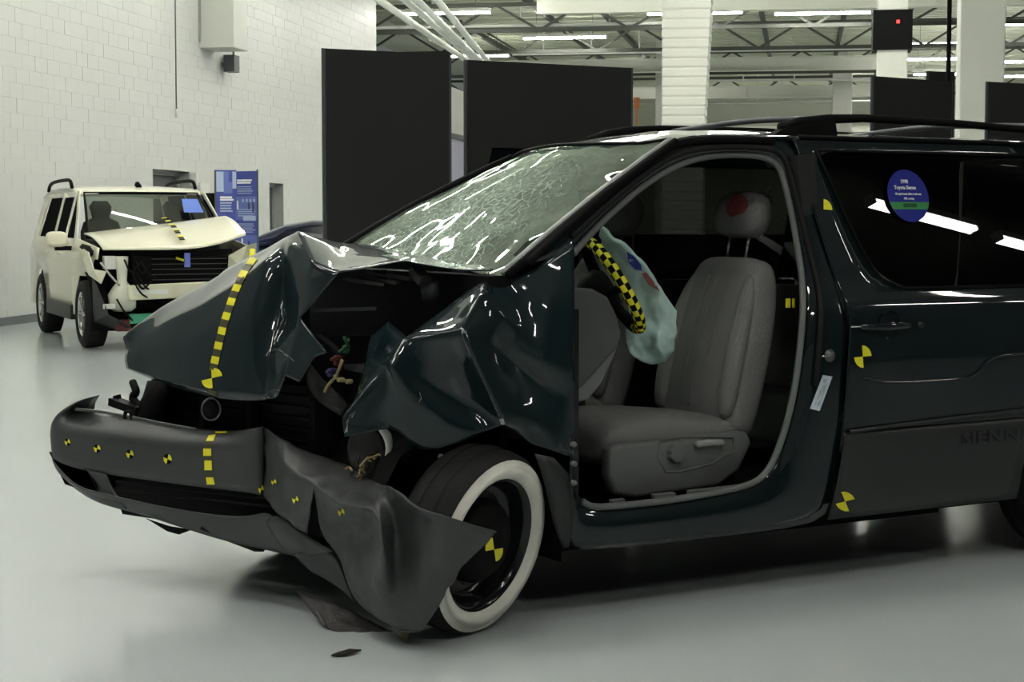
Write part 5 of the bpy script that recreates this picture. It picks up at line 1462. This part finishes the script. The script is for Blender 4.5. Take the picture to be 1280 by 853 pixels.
for k in range(3): fnt.box(S(-.872, .98, .51 - .035 * k), (.002, .14 - .02 * k, .012))
fnt.build('placard_print', WTXT, bp_, local=True)
fnt = MB(); fnt.bar(S(-.66, .40, .34), S(-.66, 1.4, .36), .08, .10); fnt.build('cooler_green', mat('green_panel', (.05, .30, .17), .5), suv, local=True)
fnt = MB(); fnt.box(S(-.62, .34, .27), (.12, .14, .12)); fnt.build('red_bracket', REDW, suv, local=True)
fnt = MB(); fnt.bar(S(-.6, .3, .26), S(-.6, 1.5, .28), .12, .08); fnt.box(S(1.3, .93, .28), (3.4, 1.3, .1)); fnt.build('suv_subframe', BLK, suv, local=True)
fnt = MB(); fnt.box(S(-.25, .93, .7), (.5, 1.3, .5)); fnt.build('engine_mass', BLK, suv, local=True)
# mirror
mr = loft('door_mirror', [supsec(S(.72 + dx, -.12, 1.13), (0, 1, 0), (0, 0, 1), w, h, 3.5, 18) for dx, w, h in ((-.06, .08, .05), (-.05, .115, .085), (.02, .12, .09), (.04, .11, .08))], CREAM, suv, local=True)
fnt = MB(); fnt.box(S(.72, -.02, 1.04), (.10, .24, .05)); fnt.build('mirror_arm', BLK, mr, local=True)
for x in (1.28, 2.22):
    fnt = MB(); fnt.box(S(x + .1, .012, .98), (.18, .03, .03)); o = fnt.build('door_handle', CREAM, suv, local=True); bevel(o, .008)
# wheels
def suv_wheel(x, near=True, steer=0):
    e = empty('wheel', S(x, .02 if near else 1.84, .37), parent=suv)
    ax = Vector((sin(steer), -SGN if near else SGN, 0)).normalized(); c = Vector((0, 0, 0))
    lathe('tire', [(-.22, .22), (-.235, .30), (-.21, .36), (-.12, .37), (-.03, .37), (.0, .36), (.02, .32), (.012, .25), (.0, .24)], c, ax, RUB, e, 36, local=True)
    lathe('rim_barrel', [(.005, .24), (-.01, .225), (-.06, .215)], c, ax, CHR, e, 36, local=True)
    lathe('brake_disc', [(-.09, .215), (-.085, .0)], c, ax, BLK, e, 24, local=True)
    u_ = ax.cross(Vector((0, 0, 1))).normalized(); w_ = u_.cross(ax)
    for k in range(8):
        a = 2 * pi * k / 8; d = u_ * cos(a) + w_ * sin(a)
        q = MB(); q.bar(d * .04 - ax * .02, d * .225 - ax * .012, .035, .02); q.build('spoke', CHR, e, local=True)
    lathe('hub_cap', [(.0, .0), (.0, .04), (-.02, .05)], c, ax, CHR, e, 16, local=True)
suv_wheel(0, True); suv_wheel(2.82, True); suv_wheel(0, False); suv_wheel(2.82, False)
# dashed tape over the hood, laid just above the surface
bpy.context.view_layer.update()
for k in range(11):
    x = .22 - .095 * k
    def zh(x_, y_):
        h_ = bvh(shood).ray_cast(suv.matrix_world @ S(x_, y_, 2.0), Vector((0, 0, -1)))
        return (suv.matrix_world.inverted() @ h_[0]).z + .004 if h_[0] else None
    P = [(x, .95), (x, 1.01), (x - .05, 1.01), (x - .05, .95)]
    Z = [zh(*p) for p in P]
    if None in Z: continue
    mesh('tape_square', [S(p[0], p[1], z) for p, z in zip(P, Z)], [[0, 1, 2, 3]], YEL if k % 2 == 0 else BLK, shood, local=True)
    if k % 2 == 0:
        P = [(x - .05, .95), (x - .05, 1.01), (x - .09, 1.01), (x - .09, .95)]; Z = [zh(*p) for p in P]
        if None not in Z: mesh('tape_square', [S(p[0], p[1], z) for p, z in zip(P, Z)], [[0, 1, 2, 3]], BLK, shood, local=True)

# ================================================================== INFORMATION BOARD, MONITOR, DARK CAR BY THE WALL
def gp_(px, d):
    return Vector((CAM.x, CAM.y, 0)) + RIGHT * ((px - 640) / FPX * d) + FH * d
db = 26.5
INDIGO = mat('indigo_print', (.055, .075, .33), .5); PALEB = mat('pale_blue_print', (.42, .50, .68), .5); MIDB = mat('mid_blue_print', (.12, .16, .45), .5); INKB = mat('dark_print', (.03, .03, .08), .5)
ib = empty('information_board', gp_(298, db), 'folded blue information board with pale print standing behind the cream SUV', 'sign')
zt = hz(213, db)
A0, A1, A2 = gp_(271, db), gp_(297, db + .05), gp_(323, db - .25)
FW2 = -FH
def pane(name, a, b, z0, z1, m, par, o_=0.0):
    n = (b - a).cross(Vector((0, 0, 1))).normalized()
    if n.dot(FW2) < 0: n = -n
    vs = [a + n * o_ + Vector((0, 0, z0)), b + n * o_ + Vector((0, 0, z0)), b + n * o_ + Vector((0, 0, z1)), a + n * o_ + Vector((0, 0, z1))]
    o = mesh(name, vs, [[0, 1, 2, 3]], m, par)
    return o
p1 = pane('board_leaf', A0, A1, .05, zt, INDIGO, ib); p2 = pane('board_leaf', A1, A2, .05, zt - .02, INDIGO, ib)
for p in (p1, p2): solid(p, .03, 0)
q = MB(); q.bar(A0 + Vector((0, 0, .0)), A0 + Vector((0, 0, zt)), .03); q.bar(A2, A2 + Vector((0, 0, zt)), .02); q.build('board_post', DKGREY, ib)
def strip(par, a, b, s0, s1, z0, z1, m, name='printed_block', o_=.018):
    return pane(name, a.lerp(b, s0), a.lerp(b, s1), z0, z1, m, par, o_)
def zp(py): return hz(py, db)
strip(p1, A0, A1, .03, .38, zp(240), zp(215), PALEB)
strip(p1, A0, A1, .38, .62, zp(228), zp(215), MIDB); strip(p1, A0, A1, .80, .99, zp(236), zp(215), PALEB)
strip(p1, A0, A1, .38, .8, zp(242), zp(228), MIDB, o_=.017)
strip(p2, A1, A2, .0, 1, zp(275), zp(246), MIDB); strip(p2, A1, A2, .0, 1, zp(328), zp(294), MIDB); strip(p2, A1, A2, .35, .95, zp(276), zp(270), PALEB, o_=.021)
def lines(par, a, b, s0, s1, py0, py1, n, m, th=.022):
    mb_ = MB(); nn = (b - a).cross(Vector((0, 0, 1))).normalized()
    if nn.dot(FW2) < 0: nn = -nn
    for k in range(n):
        z = zp(py0 + (py1 - py0) * k / max(1, n - 1)); e_ = s1 - rnd.uniform(0, .2) * (s1 - s0)
        p, q_ = a.lerp(b, s0) + nn * .023, a.lerp(b, e_) + nn * .023
        mb_.add([p + Vector((0, 0, z - th / 2)), q_ + Vector((0, 0, z - th / 2)), q_ + Vector((0, 0, z + th / 2)), p + Vector((0, 0, z + th / 2))], [[0, 1, 2, 3]])
    return tag(mb_.build('printed_lines', m, par), kind='stuff')
lines(p1, A0, A1, .2, .9, 247, 250, 2, WTXT, .03); lines(p1, A0, A1, .2, .85, 254, 264, 4, PALEB); lines(p1, A0, A1, .25, .9, 304, 326, 8, PALEB, .012)
lines(p2, A1, A2, .08, .9, 226, 229, 2, WTXT, .026); lines(p2, A1, A2, .08, .9, 234, 242, 4, PALEB, .012)
lines(p2, A1, A2, .08, .95, 280, 290, 5, PALEB, .012); lines(p2, A1, A2, .08, .95, 306, 326, 8, PALEB, .012); lines(p2, A1, A2, .1, .95, 262, 270, 4, PALEB, .012)
for s, c0, c1, m_ in ((.06, 251, 262, WTXT), (.32, 249, 253, PALEB), (.5, 249, 253, PALEB), (.68, 249, 253, PALEB), (.85, 249, 253, PALEB), (.6, 254, 262, INKB), (.8, 253, 266, INKB), (.26, 298, 309, WTXT), (.58, 301, 309, INKB)):
    strip(p2, A1, A2, s, s + .08, zp(c1), zp(c0), m_, o_=.024)
# pale box beside door_1 and monitor next to the board
dm = 27.5
mo = empty('monitor_stand', gp_(261, dm), 'black monitor on a stand just left of the blue information board', 'monitor')
q = MB(); a, b2 = gp_(248, dm), gp_(273, dm); q.bar((a + b2) / 2 + Vector((0, 0, 0)) - RIGHT * .16 + Vector((0, 0, hz(256, dm))), (a + b2) / 2 + RIGHT * .16 + Vector((0, 0, hz(256, dm))), .06, .36); q.build('screen_case', BLK, mo)
q = MB(); q.bar(gp_(252, dm - .04) + Vector((0, 0, hz(250, dm))), gp_(257, dm - .04) + Vector((0, 0, hz(250, dm))), .01, .06); q.build('screen_glow', mat('screen_blue', (.05, .15, .6), .4, emit=.8), mo)
q = MB(); q.bar((a + b2) / 2, (a + b2) / 2 + Vector((0, 0, hz(262, dm))), .06); q.box((a + b2) / 2 + Vector((0, 0, .02)), (.4, .4, .04)); q.build('stand', DKGREY, mo)
vx = wall_v(240)
cbx = empty('control_box', H(WU, vx + .5, 1.9), 'small pale control box on the wall beside the first door', 'box')
q = MB(); q.box(H(WU + .075, vx + .35, hz(238, 31)), (.12, .45, .24), rz=HROT); o = q.build('box_body', WHP, cbx); bevel(o, .01)
q = MB(); q.box(H(WU + .065, vx + .02, hz(226, 31)), (.1, .12, .22), rz=HROT); q.build('box_upper', WHP, cbx)
# dark car beyond the hood
dcx = 29.0
carp = gp_(372, dcx)
car = empty('car', carp, 'dark blue car by the wall, only its roof showing above the crushed hood', 'car', rz=math.atan2(RIGHT.y, RIGHT.x))
NAVY = mat('navy_paint', (.012, .016, .05), .25, .3, 1)
secs = []
for x, zt_, zb_, w in ((-2.1, .62, .3, .6), (-1.9, .78, .25, .8), (-1.1, .92, .25, .86), (-.2, .98, .25, .88), (1.0, .98, .25, .88), (1.7, .95, .25, .86), (2.0, .8, .3, .78)):
    secs.append(supsec(Vector((x, .9, (zt_ + zb_) / 2)), (0, 1, 0), (0, 0, 1), w, (zt_ - zb_) / 2, 4, 20))
loft('car_body', secs, NAVY, car, local=True)
secs = []
for x, zt_, w in ((-1.0, .94, .7), (-.62, 1.16, .66), (-.25, 1.31, .62), (.2, 1.385, .62), (.7, 1.38, .62), (1.1, 1.27, .62), (1.5, 1.02, .66)):
    secs.append(supsec(Vector((x, .9, (zt_ + .9) / 2)), (0, 1, 0), (0, 0, 1), w, max(.03, (zt_ - .9) / 2), 4, 20))
loft('car_cabin', secs, NAVY, car, local=True)
q = [Vector((x, .9 - .635 + (.03 if z > 1.2 else 0), z)) for x, z in ((-.55, 1.0), (-.2, 1.22), (.2, 1.30), (.65, 1.30), (.95, 1.22), (1.2, 1.02))]
mesh('car_window', [p + Vector((0, -.012, 0)) for p in q], [list(range(6))], BLKG, car, local=True)
for x in (-1.3, 1.35):
    lathe('car_wheel', [(-.1, .18), (-.11, .28), (-.08, .32), (.08, .32), (.1, .28), (.09, .2), (.06, .0)], Vector((x, .14, .32)), (0, -1, 0), RUB, car, 24, local=True)
    lathe('car_wheel', [(-.1, .18), (-.11, .28), (-.08, .32), (.08, .32), (.1, .28), (.09, .2), (.06, .0)], Vector((x, 1.66, .32)), (0, 1, 0), RUB, car, 24, local=True)
# orange beacon and bits far away
be = gp_(795, 60); q = MB(); q.box(be + Vector((0, 0, hz(130, 60))), (.14, .14, .35)); q.bar(be, be + Vector((0, 0, hz(134, 60))), .05)
tag(q.build('warning_beacon', mat('orange_beacon', (.7, .25, .08), .5)), 'far orange beacon on a post right of the wide black board', 'beacon')
